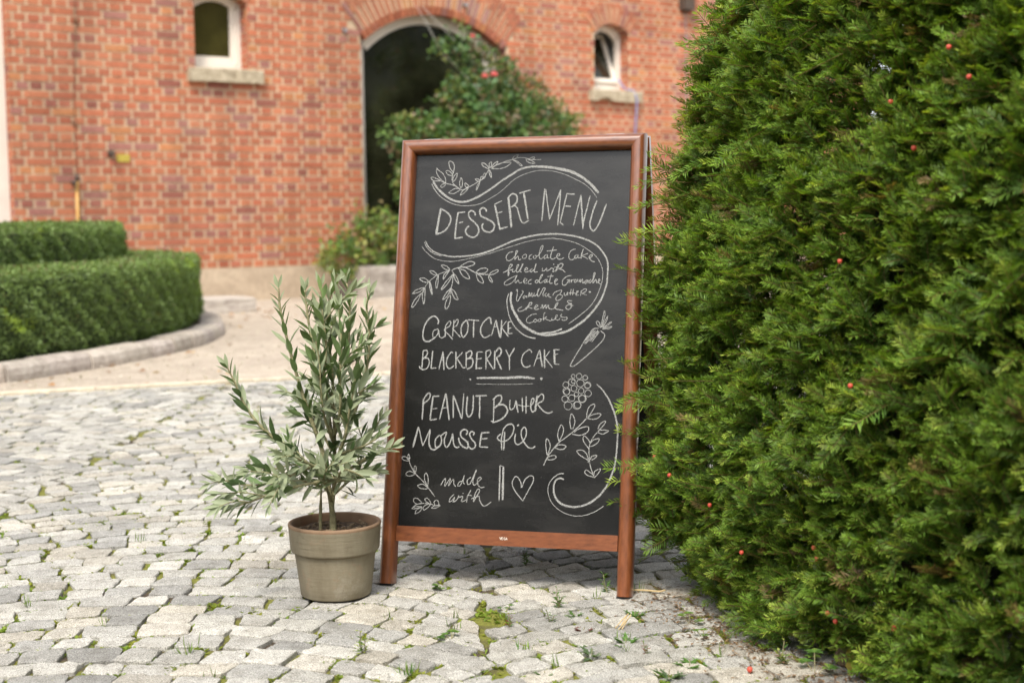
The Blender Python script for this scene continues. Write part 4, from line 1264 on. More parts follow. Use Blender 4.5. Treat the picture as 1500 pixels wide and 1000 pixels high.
# chalk drawing: every stroke is a ribbon lying on the panel
CHALK = """s59,59,53,59,81,74:747,9058 844,8913 1015,8751 1184,8638 1348,8580 1510,8569 1670,8606 1827,8674 1983,8765 2139,8865 2293,8979 2448,9086 2603,9177 2757,9275 2913,9327 3070,9346 3228,9343 3385,9331 3574,9304 3779,9260 3983,9201 4173,9104 4331,8993 4459,8875 4603,8718
s24,16,18:717,9003 798,8858 936,8705 1105,8591 1270,8518 1483,8478 1676,8480 1883,8516 2148,8653 2381,8805 2609,9020 2764,9119 2919,9186 3075,9229 3231,9254 3388,9250 3577,9226 3782,9167 4019,9061 4256,8933 4431,8791 4568,8611
s25:821,9366 818,9263 881,9150 967,9069 1043,9020 1047,9083 1010,9179 941,9260 856,9318 821,9366
s25:685,9138 737,9082 836,9064 918,9070 817,9120 734,9153 685,9138
s25:918,9070 1051,9004 1249,8952 1432,8846 1497,8853 1654,8929 1811,9020 1936,9097 2025,9236 2061,9338
s25:1052,8996 971,8982 933,8935 983,8910 1053,8972
s25:1218,9254 1199,9143 1203,9064 1239,8984 1332,8911
s30:1218,9254 1131,9367 1101,9479 1123,9518 1190,9493 1234,9412 1232,9301 1219,9238
s25:1189,9175 1090,9209 1046,9282 1102,9296 1178,9239 1205,9183
s25:1228,9040 1224,9127 1269,9197 1316,9228 1305,9141 1260,9063 1228,9040
s25:1422,8886 1387,8950 1389,9060 1411,9123 1447,9043 1444,8933 1422,8886
s25:1606,8930 1559,8899 1517,8931 1514,9003 1564,8970 1614,8930
s25:1128,8781 1206,8843 1301,8880 1400,8855 1337,8801 1242,8763 1128,8781
s25:1406,8720 1450,8806 1528,8868 1591,8898 1547,8820 1469,8751 1406,8720
s25:1743,9085 1791,9092 1873,9058 1810,9036 1743,9085
s25:1788,8824 1799,8926 1859,9027 1831,8925 1788,8824
s22:1881,9066 1870,9122 1909,9144 1913,9073
s22:1944,9088 1932,9175 1970,9222 1982,9143 1944,9088
s30:2038,9323 1923,9381 1887,9453 1952,9443 2035,9370 2054,9322
s27:2077,9338 2057,9425 2087,9471 2120,9455 2107,9376 2077,9338
s27:2063,9299 2075,9204 2119,9116 2125,9156 2097,9251 2063,9299
s27:2117,9337 2161,9422 2254,9483 2241,9428 2133,9336
s25:2118,9321 2211,9390 2368,9449 2567,9452 2483,9368 2326,9316 2118,9321
s21:2274,9404 2430,9479 2588,9515 2745,9558 2904,9546 3016,9512 3111,9502 3268,9506
s22:2603,9522 2632,9592 2734,9629 2697,9567 2620,9514
s22:2620,9506 2717,9472 2832,9375 2784,9376 2718,9441 2620,9506
s22:2985,9489 3014,9543 3108,9565 3102,9526 3017,9489
s22:2912,9538 2939,9467 3035,9425 3130,9423 3049,9480 2936,9530
l68,74:964,8420 883,7838
s44:951,8420 1084,8355 1186,8259 1215,8164 1181,8039 1105,7930 995,7860 867,7830
l50:1381,8319 1354,8131 1329,7723
l37:1361,8316 1546,8333
l33:1405,8083 1509,8105
l44:1318,7727 1518,7753
s44:1791,8251 1764,8322 1681,8362 1628,8300 1665,8190 1774,8094 1868,7984 1882,7859 1822,7773 1743,7751 1628,7799 1575,7893 1604,7971 1650,8010
s47:2051,8333 2016,8404 1943,8421 1890,8359 1920,8241 2043,8177 2190,8097 2249,8010 2215,7902 2121,7864 2007,7904 1955,7998 1984,8068
l50:2236,8487 2293,8275 2381,7916
l30:2219,8495 2399,8578
l30:2308,8298 2418,8328
l44:2372,7931 2560,7983
l62:2538,8662 2603,8271 2640,7967
s44:2531,8630 2622,8730 2726,8697 2748,8564 2681,8472 2620,8426
s36:2635,8442 2697,8464 2763,8393 2818,8221 2871,8096 2935,8064 3043,8125
l53:2898,8749 3018,8149
l37:2788,8743 3053,8812
l47,38:3374,8834 3336,8103
l33:3398,8818 3512,8134
l30,36:3512,8134 3742,8803
l38:3742,8803 3704,7998
l37:3885,8716 3754,8057
l33:3878,8716 4064,8697
l36:3865,8438 3990,8421
l33:3754,8062 3838,8007
l33:4207,8679 4060,7994
l47:4204,8671 4279,7913
l33,50:4413,8660 4287,8094 4275,7941
s44,36,44:4570,8550 4480,8275 4429,8000 4503,7869 4577,7922 4656,8089 4787,8470
s30,38,50,50,44,44,44,59,68,74,59:630,7683 719,7540 855,7429 1037,7358 1249,7317 1443,7313 1651,7327 1889,7360 2125,7421 2437,7551 2693,7659 2949,7734 3206,7782 3463,7805 3719,7806 3976,7774 4232,7721 4489,7618 4644,7508 4767,7357 4848,7206 4871,7023 4861,6823 4857,6696 4767,6397 4641,6182 4465,5965 4270,5799 4057,5664 3823,5588 3554,5552 3348,5584 3175,5658 2999,5774 2853,5957 2741,6158 2698,6361 2708,6512
s22:612,7651 688,7517 841,7390 1039,7326
s44:3416,5593 3636,5611 3770,5646 3895,5696
s18,16,19,19,24:555,7557 677,7415 879,7272 1093,7216 1351,7207 1654,7260 2049,7351 2441,7466 2783,7574 3125,7664 3467,7703 3689,7701 3981,7648 4238,7553 4497,7384 4654,7224 4745,7023 4759,6856 4725,6646 4634,6397 4507,6198 4296,5998 4034,5805
s30,24,30,38:2649,6479 2613,6327 2639,6124 2700,5923 2811,5739 2954,5606 3112,5515 3310,5475
s22:1249,7005 979,6904 777,6749 678,6608 620,6491
s25:612,6491 457,6335 384,6178 425,6171 524,6304 582,6429 612,6491
s25:385,6467 478,6553 662,6608 546,6507 385,6467
s25:679,6600 630,6444 666,6234 685,6335 687,6600
s33:785,6741 801,6600 857,6452 832,6616 785,6741
s25:761,6741 697,6725 597,6765 546,6812 643,6827 718,6788 761,6741
s25:947,6897 866,6905 773,6983 862,6983 930,6928 955,6897
s25:980,6897 932,6725 955,6585 982,6694 988,6897
s25:1232,7013 1135,7029 1041,7115 1147,7107 1231,7044 1248,7013
s25:1249,7005 1124,6912 1106,6795 1174,6896 1249,7005
s30:1289,7005 1439,7059 1599,7066 1714,7019 1845,6949 1942,6910 2157,6901
s25:1297,6997 1333,6927 1326,6740 1301,6600 1277,6445
s28:1440,7035 1548,7128 1705,7198 1818,7174 1804,7127 1663,7081 1519,7074 1440,7035
s28:1465,7028 1543,6895 1643,6817 1723,6817 1670,6926 1586,7004 1465,7028
s27:1853,6949 1953,7026 2063,7049 2136,7017 2099,6956 1989,6925 1853,6949
s27:1870,6918 1916,6786 1999,6716 2054,6724 1993,6848 1894,6917
s27:2165,6893 2226,6955 2350,7009 2383,6978 2291,6916 2165,6893
s27:2165,6893 2178,6801 2253,6723 2233,6801 2165,6893
s27:1326,6911 1227,6802 1135,6694 1069,6561 1185,6662 1275,6802 1326,6911
s27:1341,6927 1417,6849 1481,6693 1388,6787 1341,6927
s27:1293,6592 1194,6491 1113,6336 1214,6414 1293,6592
s27:1310,6585 1403,6492 1475,6337 1393,6368 1323,6492 1310,6585
s27:1302,6429 1232,6383 1176,6212 1205,6119 1272,6212 1302,6429
s24:2703,7413 2617,7396 2552,7303 2582,7218 2660,7226 2743,7302 2799,7403 2815,7437 2772,7421 2760,7319 2754,7242 2812,7310 2839,7284 2841,7234 2901,7250
s21:2966,7351 2925,7301 2952,7258 3012,7283 3009,7351 2966,7351
s22:3146,7350 3088,7317 3082,7249 3142,7249
s22:3207,7333 3175,7291 3211,7257 3252,7299 3216,7333 3277,7316 3358,7433 3388,7535 3354,7535 3315,7417 3312,7299 3348,7248 3415,7298
s24:3481,7348 3431,7315 3433,7256 3492,7289 3498,7348 3501,7272 3552,7280
s27:3628,7524 3590,7398 3569,7280 3622,7246 3689,7279
l27:3478,7424 3708,7448
s25:3705,7296 3772,7329 3771,7363 3720,7347 3714,7279 3776,7237 3876,7270
s24:4132,7462 4040,7437 3984,7345 3996,7252 4064,7227 4138,7285
s24:4162,7335 4113,7294 4140,7252 4180,7293 4187,7335 4198,7268 4249,7276
s27:4309,7469 4271,7360 4258,7243
s25:4414,7367 4347,7343 4273,7310 4350,7284 4419,7233
s30:4435,7258 4509,7308 4491,7342 4442,7292 4487,7208 4572,7174
s27:2490,6938 2600,6997 2683,7082 2699,7124 2647,7116 2617,7014 2614,6878 2638,6929 2619,6980 2704,7014
s25:2720,7031 2715,6963 2774,6980 2839,7081 2846,7123 2812,7098 2800,6980 2836,6954 2893,7030 2949,7131 2924,7115 2887,6979 2922,6954
s25:2981,6996 3057,7021 3030,7055 2989,7004 3017,6953 3102,6979
s27:3168,7037 3118,6995 3137,6962 3204,7012 3249,7147 3212,7012 3223,6953 3283,6961
s24:3399,7045 3393,6978 3453,6994 3493,7045 3496,6977 3563,7011 3588,7036 3648,7027 3633,6960 3700,6993
l30:3640,7128 3654,7123
s25:3746,7128 3693,6960
l21:3663,7061 3782,7060
s27:3718,6976 3763,7111 3830,7144 3857,7110 3817,7043 3767,7027 3835,7010 3923,6942
s21:2813,6878 2694,6827 2560,6743 2537,6675 2615,6667 2716,6726 2798,6827 2822,6878 2790,6827 2786,6709 2852,6776 2881,6709 2941,6726
s21:2989,6793 2974,6742 3026,6751 3050,6793 2997,6810 2993,6709 3062,6709
s21:3170,6793 3094,6759 3088,6692 3165,6692
s24:3265,6776 3241,6734 3276,6708 3317,6750 3273,6779 3334,6767 3398,6877 3405,6902 3372,6877 3333,6776 3362,6708 3437,6759
s24:3495,6792 3445,6759 3464,6717 3505,6759 3512,6792 3515,6725 3573,6758
s27:3601,6910 3580,6792 3575,6708 3643,6708
l24:3518,6851 3654,6867
s27:3676,6733 3743,6775 3716,6800 3685,6742 3704,6674 3763,6691
s25:4061,6875 3960,6858 3870,6775 3865,6674 3934,6666 4014,6783
l24:3960,6771 4027,6783 4008,6708
s24:4064,6791 4058,6724 4082,6774 4132,6783
s24:4166,6791 4125,6749 4160,6724 4199,6791 4210,6732
s24:4236,6724 4258,6791 4269,6724 4309,6791 4320,6707 4369,6757
s25:4402,6782 4362,6724 4388,6691 4427,6774 4438,6707
s25:4502,6790 4462,6749 4480,6707 4544,6790
s25:4553,6790 4590,6924 4557,6907 4547,6707 4603,6790 4631,6715 4672,6740 4704,6773 4678,6798 4664,6724 4724,6682
s24:2811,6540 2844,6557 2841,6439 2828,6338 2864,6304 2920,6405 2976,6506 2949,6540
s24:3022,6431 2980,6397 2999,6363 3048,6422 3067,6372
s24:3092,6389 3122,6498 3135,6406 3174,6490 3186,6406 3227,6439
s24:3237,6498 3228,6423 3279,6439 3342,6574 3317,6557 3304,6439 3348,6423 3435,6591 3478,6582 3431,6473 3442,6406
s25:3516,6490 3475,6448 3511,6406 3559,6473 3570,6406 3622,6390
s22:3654,6431 3686,6490 3786,6540 3854,6540 3822,6473 3757,6423 3725,6356 3761,6315 3844,6357 3875,6423 3806,6457
s24:3915,6490 3917,6440 3959,6440 3982,6499 3993,6432
l27:4064,6574 4044,6440
l27:4115,6574 4103,6440
l24:4008,6490 4177,6482
s24:4178,6457 4226,6524 4192,6524 4179,6440 4246,6441
l24:4293,6541 4280,6424
s24:4285,6524 4359,6574 4410,6566 4378,6507 4312,6482 4414,6441
l37:4462,6516 4513,6504
s24:2964,6184 2880,6125 2900,6075 3002,6101 3084,6176
s27:3053,6109 3101,6177 3132,6261 3183,6269 3176,6227 3092,6185 3206,6135
s25:3240,6143 3323,6194 3296,6219 3248,6160 3275,6118 3360,6135
s25:3393,6144 3433,6228 3445,6144 3501,6220 3513,6144 3561,6220 3581,6145 3666,6128 3732,6179 3780,6262 3746,6254 3715,6179 3751,6129 3905,6104
s24:4099,6313 3998,6313 4017,6263 4085,6246 3985,6213 3962,6154 4022,6121 4088,6180 4085,6246
l24:4053,6205 4137,6213
s21:3305,6018 3194,6001 3095,5925 3081,5849 3151,5816 3252,5859
s21:3284,5909 3243,5867 3278,5834 3319,5876 3284,5909
s21:3352,5901 3337,5859 3388,5851 3412,5893 3369,5910 3438,5902
s22:3517,6052 3475,6027 3464,5877 3488,5927 3537,5961 3505,5919 3609,5869 3659,5895
s22:3657,5928 3651,5886 3710,5895 3774,5979 3748,5995 3734,5912 3795,5887 3844,5929
s22:3842,5979 3874,6021 3859,5962 3928,5946 3995,5946 3980,5896 3913,5879 3879,5904
s28:4708,5711 4592,5693 4496,5569 4386,5403 4307,5253 4244,5152 4116,4911 4133,4873 4208,4889 4400,5049 4620,5246 4781,5412 4840,5506 4837,5588 4760,5653
l24:4643,5669 4403,5370
l24:4693,5669 4421,5353
l27:4710,5653 4519,5420
l30:4728,5637 4569,5413
l24:4609,5677 4418,5436
s22:4741,5719 4785,5901 4820,6091 4840,6000 4788,5802 4758,5719
s22:4774,5736 4899,5976 4870,5852 4791,5736
s22:4791,5720 4978,5853 4954,5803 4800,5711
s22:4792,5695 4998,5754 4941,5704 4792,5687
s22:4724,5736 4654,5818 4669,5867 4721,5835 4741,5736
s41:1029,5778 1041,5855 980,5940 899,5955 790,5869 709,5713 687,5527 725,5411 815,5381 910,5429 987,5483
s30:1011,5661 932,5622 921,5514 972,5476 1040,5561 1043,5654 1010,5669
s30:1049,5546 1060,5639 1083,5500 1149,5469 1226,5532
l33:1214,5763 1215,5489
s30:1215,5748 1291,5841 1332,5826 1304,5733 1188,5655 1289,5548 1399,5433
l33:1405,5873 1388,5495
s30:1405,5795 1465,5881 1506,5858 1471,5750 1386,5687 1480,5580 1580,5481
s41,36,36:1674,5859 1598,5766 1583,5596 1636,5489 1719,5582 1742,5751 1705,5859 1674,5859
l44:1865,5860 1874,5484
l33:1728,5882 1991,5861
s47,36,41,30:2272,5786 2242,5923 2164,5900 2059,5769 2035,5615 2104,5493 2183,5494 2267,5548
l30:2378,5878 2292,5526
l44:2378,5878 2490,5482
l22:2330,5725 2424,5733
l41:2512,5879 2506,5482
l27:2623,5857 2519,5718
l36:2519,5711 2685,5506
l44:2663,5834 2674,5575
l30:2655,5834 2748,5850
l30:2677,5689 2739,5705
l30:2674,5575 2776,5583
l36:713,5172 702,4771
s38:713,5172 794,5180 821,5111 769,5034 706,5002 835,5004 872,4912 830,4788 736,4748 661,4785 642,4831
l44:939,5174 919,4782
l36:911,4781 1047,4791
l33:1181,5162 1105,4761
l44:1181,5162 1225,4748
l22:1127,4961 1206,4978
s36:1414,5134 1373,5149 1299,5040 1274,4886 1327,4787 1391,4796 1452,4851
l41:1484,5165 1503,4782
l30:1644,5152 1508,5004
l36:1516,5005 1669,4800 1724,4809
l36:1724,5153 1741,4801
s41:1717,5122 1817,5184 1860,5124 1809,5031 1739,5000 1857,5017 1893,4925 1851,4818 1758,4771
l44:1977,5156 1971,4789
l30:1977,5156 2103,5165
l30:1984,5003 2094,5020
l38:1955,4789 2112,4807
l36:2181,5189 2200,4777
s33:2182,5173 2259,5205 2294,5129 2205,5006
l36:2205,5006 2373,4780
l44:2386,5191 2396,4788
s44:2403,5161 2477,5253 2535,5193 2500,5086 2424,5039
l44:2424,5039 2561,4775
l36:2635,5217 2721,5058
l44,41,36:2837,5257 2721,5058 2741,4770
s33:3230,5155 3204,5215 3150,5215 3045,5123 3004,4986 3048,4866 3135,4837 3218,4875
l30:3398,5218 3289,4854
l41:3405,5218 3482,4849
l24:3336,5028 3436,5044
l41:3513,5234 3537,4820
l27:3637,5198 3528,5053
l30:3536,5046 3713,4837
l53:3736,5236 3756,4913
l30:3728,5236 3859,5230
l27:3763,5124 3824,5140
l30:3756,4913 3864,4910
s44,65,68,30:1989,4576 2177,4587 2647,4595 3036,4616 3269,4597 3323,4591
l15:1979,4447 2498,4448 2887,4455 3297,4478
l59,36:1840,4540 1863,4551
l67:3466,4616 3480,4563
l47:778,4096 770,3630
s38:771,4066 876,4221 933,4191 899,4083 761,3966
l50:1000,4154 955,3619
l36:992,4154 1143,4165
l30:1006,3872 1109,3889
l38:947,3619 1121,3654
l41:1292,4221 1178,3640
l47:1300,4221 1401,3630
l27:1213,3892 1339,3910
l41:1469,4186 1494,3685
l44:1485,4172 1693,3660
l33:1713,4229 1700,3675
s44,41,44:1803,4170 1791,3920 1806,3768 1864,3717 1930,3817 1943,4044 1936,4196
l44:2086,4183 2102,3685
l44:1984,4181 2251,4194
l36:2419,4114 2419,3587
s41:2388,4099 2478,4191 2571,4200 2584,4103 2518,3996 2428,3918
s47:2428,3918 2518,3988 2643,3998 2733,3895 2699,3774 2580,3666 2442,3610
l36:2366,3638 2458,3606
s33:2786,4114 2776,3986 2803,3896 2879,3943 2918,4094
l41:2918,4102 2976,3833
l36:3055,4172 3076,3858
l36:3146,4197 3155,3822
s27:2969,4005 3109,3978 3233,3988
s36:3263,3997 3314,4073 3318,4148 3273,4132 3257,3966 3300,3855 3360,3894
l53:3393,4217 3361,3871
s36:3388,4149 3484,4248 3539,4212 3520,4107 3415,4037 3497,3927 3592,3854 3684,3841 3759,3880
l53:690,3468 587,3001
l33:699,3460 817,3045
l33:817,3045 966,3414
s44:966,3414 958,3110 1020,2983 1116,2978 1192,3056
s41:1180,3290 1105,3190 1113,3039 1193,3033 1250,3148 1228,3269 1180,3290
s38:1228,3284 1351,3363 1312,3196 1334,3060 1399,3047 1470,3200 1495,3337
s41:1495,3337 1539,3096 1605,3030 1667,3055
s44:1812,3315 1840,3391 1759,3434 1683,3372 1704,3267 1819,3179 1870,3091 1842,3022 1729,3071 1662,3160 1642,3250
s41:1978,3312 1991,3365 1935,3394 1890,3332 1942,3228 2025,3140 2029,3050 1953,3010 1871,3075 1858,3181
l50:2163,3370 2131,3060
l44:2156,3366 2343,3386
l36:2178,3235 2310,3253
l33:2139,3061 2334,3059
l38:2659,3458 2622,3247 2643,3008
l38:2692,3413 2687,3002
s38:2651,3457 2740,3557 2848,3575 2898,3494 2858,3343 2755,3228 2632,3195 2553,3230 2534,3289 2609,3359
s36:2942,3368 2924,3255 2959,3152 3037,3146 3126,3231 3182,3352 3169,3486 3121,3514 3071,3438 3076,3319 3143,3187 3224,3092 3318,3065 3400,3112
l68:2979,3562 2998,3550
s27:1276,2184 1341,2306 1387,2331 1371,2172 1467,2318 1497,2334 1458,2183 1546,2314 1577,2315 1582,2225 1632,2174
s27:1767,2299 1705,2274 1670,2198 1725,2200 1782,2322 1816,2428 1792,2277 1833,2234
s28:1967,2388 1891,2326 1896,2236 1958,2253 2014,2390 2084,2557 2017,2315 2045,2219 2129,2274
s28:2128,2289 2203,2366 2170,2395 2118,2334 2147,2215 2212,2173 2289,2190
s28:1593,2001 1518,1923 1491,1840 1552,1864 1612,1941 1585,1836 1677,1899 1704,1975 1721,1946 1799,1963 1773,1858 1835,1868 1888,1907
l30:1799,2035 1809,2027
s28:1980,2112 1909,1968 1892,1833
l24:1907,2005 2010,1986
s30:1997,1919 2112,1975 2176,2097 2151,2141 2092,2064 2047,1861 2112,1960 2174,1978 2194,1889 2261,1788 2339,1783 2451,1869
s28:502,2778 542,2627 674,2427 833,2289 984,2136 1154,1932
s27:505,2717 477,2792 498,2853 526,2778 514,2702
s27:506,2702 393,2713 341,2773 421,2798 489,2732
s27:664,2449 636,2524 656,2600 691,2541 673,2434
s27:674,2419 551,2476 472,2443 467,2382 572,2370 674,2419
s27:966,2173 904,2291 891,2396 928,2443 972,2369 986,2249 976,2143
s27:968,2143 853,2199 743,2165 810,2107 939,2096 984,2136
s25:627,1648 734,1743 891,1779 1051,1770 1179,1745 1298,1742
s25:876,1778 749,1758 666,1815 679,1876 759,1879 859,1793
s25:627,1648 704,1696 864,1703 770,1669 643,1641
s25:713,1531 740,1622 864,1688 821,1596 713,1531
s25:1059,1770 969,1812 926,1870 981,1895 1048,1830 1075,1771
s25:916,1622 896,1689 972,1752 1059,1770 1007,1693 916,1622
s25:1163,1759 1144,1819 1189,1858 1238,1837 1266,1748
s25:1087,1681 1148,1729 1274,1749 1198,1686 1087,1681
l41:2619,2669 2633,1896
l59:2697,2641 2709,1919
l18:2619,2669 2703,2642
s30:3167,1917 2962,2155 2910,2312 2970,2433 3043,2415 3109,2299 3127,2211 3198,2381 3297,2463 3379,2447 3374,2328 3270,2127 3167,1917
s30,44,50,47,44,53,59,44,44:4710,4490 4822,4391 4935,4247 5035,4076 5123,3865 5184,3655 5202,3523 5209,3325 5193,2995 5162,2731 5106,2545 4996,2288 4825,2068 4611,1914 4354,1836 4112,1856 3948,1947 3861,2090 3844,2266 3889,2395 3989,2438 4061,2411
s36,22,19,22,27:4055,2542 3945,2525 3807,2422 3723,2262 3730,2086 3829,1884 4037,1726 4281,1648 4521,1658 4757,1745 4960,1880
s30:3597,2694 3666,2856 3756,3005 3913,3196 4085,3334 4218,3444 4415,3636 4513,3745
s27:3670,2923 3636,3082 3631,3215 3649,3282 3706,3217 3731,3124 3708,3017 3677,2923
s27:3667,2829 3763,2826 3844,2855 3870,2902 3814,2927 3719,2897 3673,2856
s27:3919,3230 3885,3382 3915,3503 3955,3591 4010,3519 3995,3385 3919,3230
s28:3835,3087 3901,3149 4010,3159 4080,3128 4041,3074 3946,3057 3835,3087
s27:4182,3497 4148,3656 4169,3830 4233,3765 4258,3645 4216,3498
s30:4206,3398 4343,3375 4464,3398 4557,3467 4567,3547 4512,3565 4351,3514 4245,3432
s27:4519,3758 4521,3878 4564,3999 4657,4055 4686,4022 4636,3907 4546,3772
s27:4533,3745 4612,3814 4773,3857 4828,3825 4750,3750 4642,3728 4533,3745
s27:4761,3445 4683,3351 4613,3216 4592,3070 4604,2911 4623,2767 4684,2584 4742,2467
s27:4771,3525 4821,3633 4914,3695 4928,3662 4864,3567 4799,3499
s27:4767,3459 4826,3500 5002,3491 4936,3437 4870,3415 4774,3446
s27:4613,3216 4563,3294 4493,3359 4453,3331 4470,3239 4541,3148 4591,3083
s27:4620,3216 4685,3284 4806,3314 4782,3234 4690,3165 4623,3137
s27:4581,2792 4586,2858 4534,2989 4450,3052 4355,3050 4329,3022 4400,2945 4510,2882 4580,2845
s27:4633,2859 4658,2926 4765,2956 4739,2902 4660,2847
s27:4699,2532 4616,2595 4547,2632 4515,2578 4564,2527 4660,2498 4721,2480
s27:4719,2532 4736,2612 4856,2669 4819,2575 4734,2480
s19:4157,4686 4178,4695 4202,4692 4221,4676 4224,4653 4216,4631 4199,4618 4174,4617 4156,4629 4143,4650 4146,4673 4165,4691
s19:4254,4648 4261,4683 4280,4709 4316,4718 4349,4706 4370,4678 4377,4643 4357,4613 4324,4598 4289,4603 4260,4627 4255,4662
s19:4482,4585 4453,4576 4424,4584 4402,4608 4402,4637 4416,4663 4442,4677 4472,4673 4493,4655 4505,4625 4498,4597 4471,4579
s19:4134,4459 4101,4488 4083,4530 4098,4570 4135,4596 4178,4600 4218,4578 4235,4540 4228,4497 4205,4465 4160,4454 4121,4468
s19:4161,4571 4183,4581 4206,4577 4223,4562 4232,4539 4223,4517 4202,4503 4179,4503 4156,4515 4149,4536 4153,4559 4168,4577
s19:4367,4581 4410,4557 4433,4514 4418,4467 4388,4434 4342,4424 4297,4441 4274,4479 4267,4526 4291,4565 4337,4584 4384,4575
s19:3985,4513 4017,4528 4056,4522 4082,4497 4091,4461 4083,4426 4050,4404 4013,4402 3977,4423 3960,4456 3969,4494 3996,4521
s19:4570,4454 4560,4420 4531,4398 4496,4393 4462,4410 4448,4441 4452,4476 4470,4503 4505,4513 4538,4503 4562,4476 4570,4442
s19:4183,4329 4156,4352 4145,4388 4152,4425 4184,4448 4220,4450 4255,4432 4276,4399 4268,4361 4243,4332 4207,4324 4170,4335
s19:4352,4282 4324,4304 4309,4338 4325,4371 4352,4393 4388,4395 4420,4379 4432,4347 4429,4312 4410,4286 4373,4277 4341,4289
s19:4092,4257 4054,4247 4020,4257 3995,4286 3985,4324 4006,4356 4041,4374 4080,4370 4111,4346 4118,4310 4107,4273 4080,4250
s19:4476,4339 4515,4358 4556,4352 4587,4323 4603,4282 4585,4243 4550,4218 4507,4217 4469,4239 4455,4277 4462,4319 4488,4349
s19:4316,4261 4306,4236 4288,4218 4259,4215 4236,4228 4224,4252 4221,4278 4240,4300 4267,4307 4293,4300 4314,4279 4314,4252
s19:4059,4099 4021,4089 3982,4101 3953,4130 3952,4170 3972,4204 4004,4222 4046,4217 4073,4192 4085,4155 4078,4117 4045,4094
s19:4098,4167 4100,4208 4131,4238 4169,4248 4211,4235 4237,4202 4234,4162 4216,4127 4180,4110 4139,4116 4110,4143 4095,4182
s19:4471,4171 4459,4128 4427,4099 4381,4094 4342,4115 4318,4154 4317,4199 4349,4234 4392,4247 4439,4234 4469,4200 4469,4155
s19:4008,3995 4007,4046 4044,4084 4094,4096 4144,4080 4180,4039 4178,3989 4152,3946 4108,3924 4056,3931 4021,3965 4004,4014
s19:4232,4082 4277,4103 4324,4096 4361,4063 4379,4017 4359,3971 4317,3942 4270,3941 4225,3966 4210,4010 4216,4057 4246,4093
s19:4529,4531 4561,4510 4582,4475 4576,4436 4545,4408 4509,4400 4469,4414 4449,4446 4450,4485 4466,4517 4504,4533 4542,4525
s19:4351,4223 4396,4243 4441,4236 4481,4204 4489,4159 4470,4115 4436,4087 4387,4086 4349,4111 4329,4153 4331,4199 4367,4233
s19:4016,4253 3984,4282 3966,4326 3978,4369 4017,4397 4062,4400 4105,4378 4126,4337 4116,4292 4089,4258 4045,4247 4002,4261
s19:4275,3960 4243,3988 4232,4029 4239,4070 4275,4096 4318,4100 4357,4078 4382,4041 4371,3998 4343,3965 4302,3955 4259,3969"""
f = MB()
lift = 0.0
for si, line in enumerate(CHALK.strip().split('\n')):
    head, pts_ = line.split(':')
    kind, ws = head[0], [int(x) * (.78e-4 if int(x) > 30 else .7e-4) for x in head[1:].split(',')]
    pts = [tuple(int(c) * 1e-4 for c in p.split(',')) for p in pts_.split()]
    q2 = np.array(catmull([(*p, 0) for p in pts], 6) if kind == 's' and len(pts) > 2 else [(*pts[0], 0)] + [(*p, 0) for p in pts[1:]])[:, :2]
    if kind == 'l':                                   # a little hand wobble
        dense = []
        for a_, b_ in zip(q2[:-1], q2[1:]):
            for k in range(8):
                dense.append(a_ + (b_ - a_) * k / 8)
        dense.append(q2[-1])
        q2 = np.array(dense)
    q2 = q2 + rng.normal(0, .00016, q2.shape)
    n_ = len(q2)
    tan = np.gradient(q2, axis=0); tan /= np.linalg.norm(tan, axis=1, keepdims=True) + 1e-9
    nr = np.stack([-tan[:, 1], tan[:, 0]], 1)
    wv = np.interp(np.linspace(0, 1, n_), np.linspace(0, 1, len(ws)), ws) if len(ws) > 1 else np.full(n_, ws[0])
    wv = wv * rng.uniform(.82, 1.12, n_) * .5
    wv[0] *= .7; wv[-1] *= .6
    b0 = len(f.v)
    base = .0087 - si * 1.2e-6 
    for k in range(n_):
        w_ = base - k * 1.5e-6
        f.v += [tuple(B(*(q2[k] + nr[k] * wv[k]), w_)), tuple(B(*(q2[k] - nr[k] * wv[k]), w_))]
    for k in range(n_ - 1):
        f.f.append((b0 + 2 * k, b0 + 2 * k + 1, b0 + 2 * k + 3, b0 + 2 * k + 2)); f.c.append((1, 1, 1))
f.build('chalk_writing', M['chalk'], panel)

# ================================================================ OLIVE IN A CLAY POT
PC = Vector((-.385, 3.0, .002))
pot = empty('clay_pot', PC, 'olive-grey weathered clay flower pot holding the olive, beside the chalkboard leg', 'pot')
f = MB()
prof = [(.068, .0), (.0735, .001), (.0755, .004), (.0785, .03), (.0835, .07), (.0865, .094), (.0872, .0955), (.0905, .0958), (.0935, .098), (.0950, .102), (.0985, .15), (.0995, .1535), (.0985, .1565), (.0955, .1575)]
n_ = 72
f.lathe(prof, PC, n_)
cl = []
for i in range(len(prof) - 1):
    t_ = (1, 1, 1)
    if i >= 10: t_ = (1.02, .72, .62)
    if 5 <= i <= 7: t_ = (.75, .66, .58)
    cl += [t_] * n_
f.c = cl
body = f.build('body', M['pot'], pot, True)
f = MB()
f.lathe([(.0955, .1575), (.0925, .1568), (.0905, .154), (.089, .14), (.087, .115)], PC, n_, (.8, .52, .42))
f.build('inner_rim', M['pot'], pot, True)
f = MB()
pts = [(PC.x, PC.y, PC.z + .139)]
for k in range(5):
    for j in range(30):
        w_ = 2 * math.pi * j / 30; r_ = .0885 * (k + 1) / 5
        pts.append((PC.x + r_ * math.cos(w_), PC.y + r_ * math.sin(w_), PC.z + .137 + rnd.uniform(-.004, .004)))
fs = [(0, 1 + j, 1 + (j + 1) % 30) for j in range(30)]
for k in range(4):
    for j in range(30):
        j2 = (j + 1) % 30
        fs.append((1 + k * 30 + j, 1 + (k + 1) * 30 + j, 1 + (k + 1) * 30 + j2, 1 + k * 30 + j2))
f.poly(pts, fs)
f.build('potting_soil', M['soil'], pot)
f = MB()
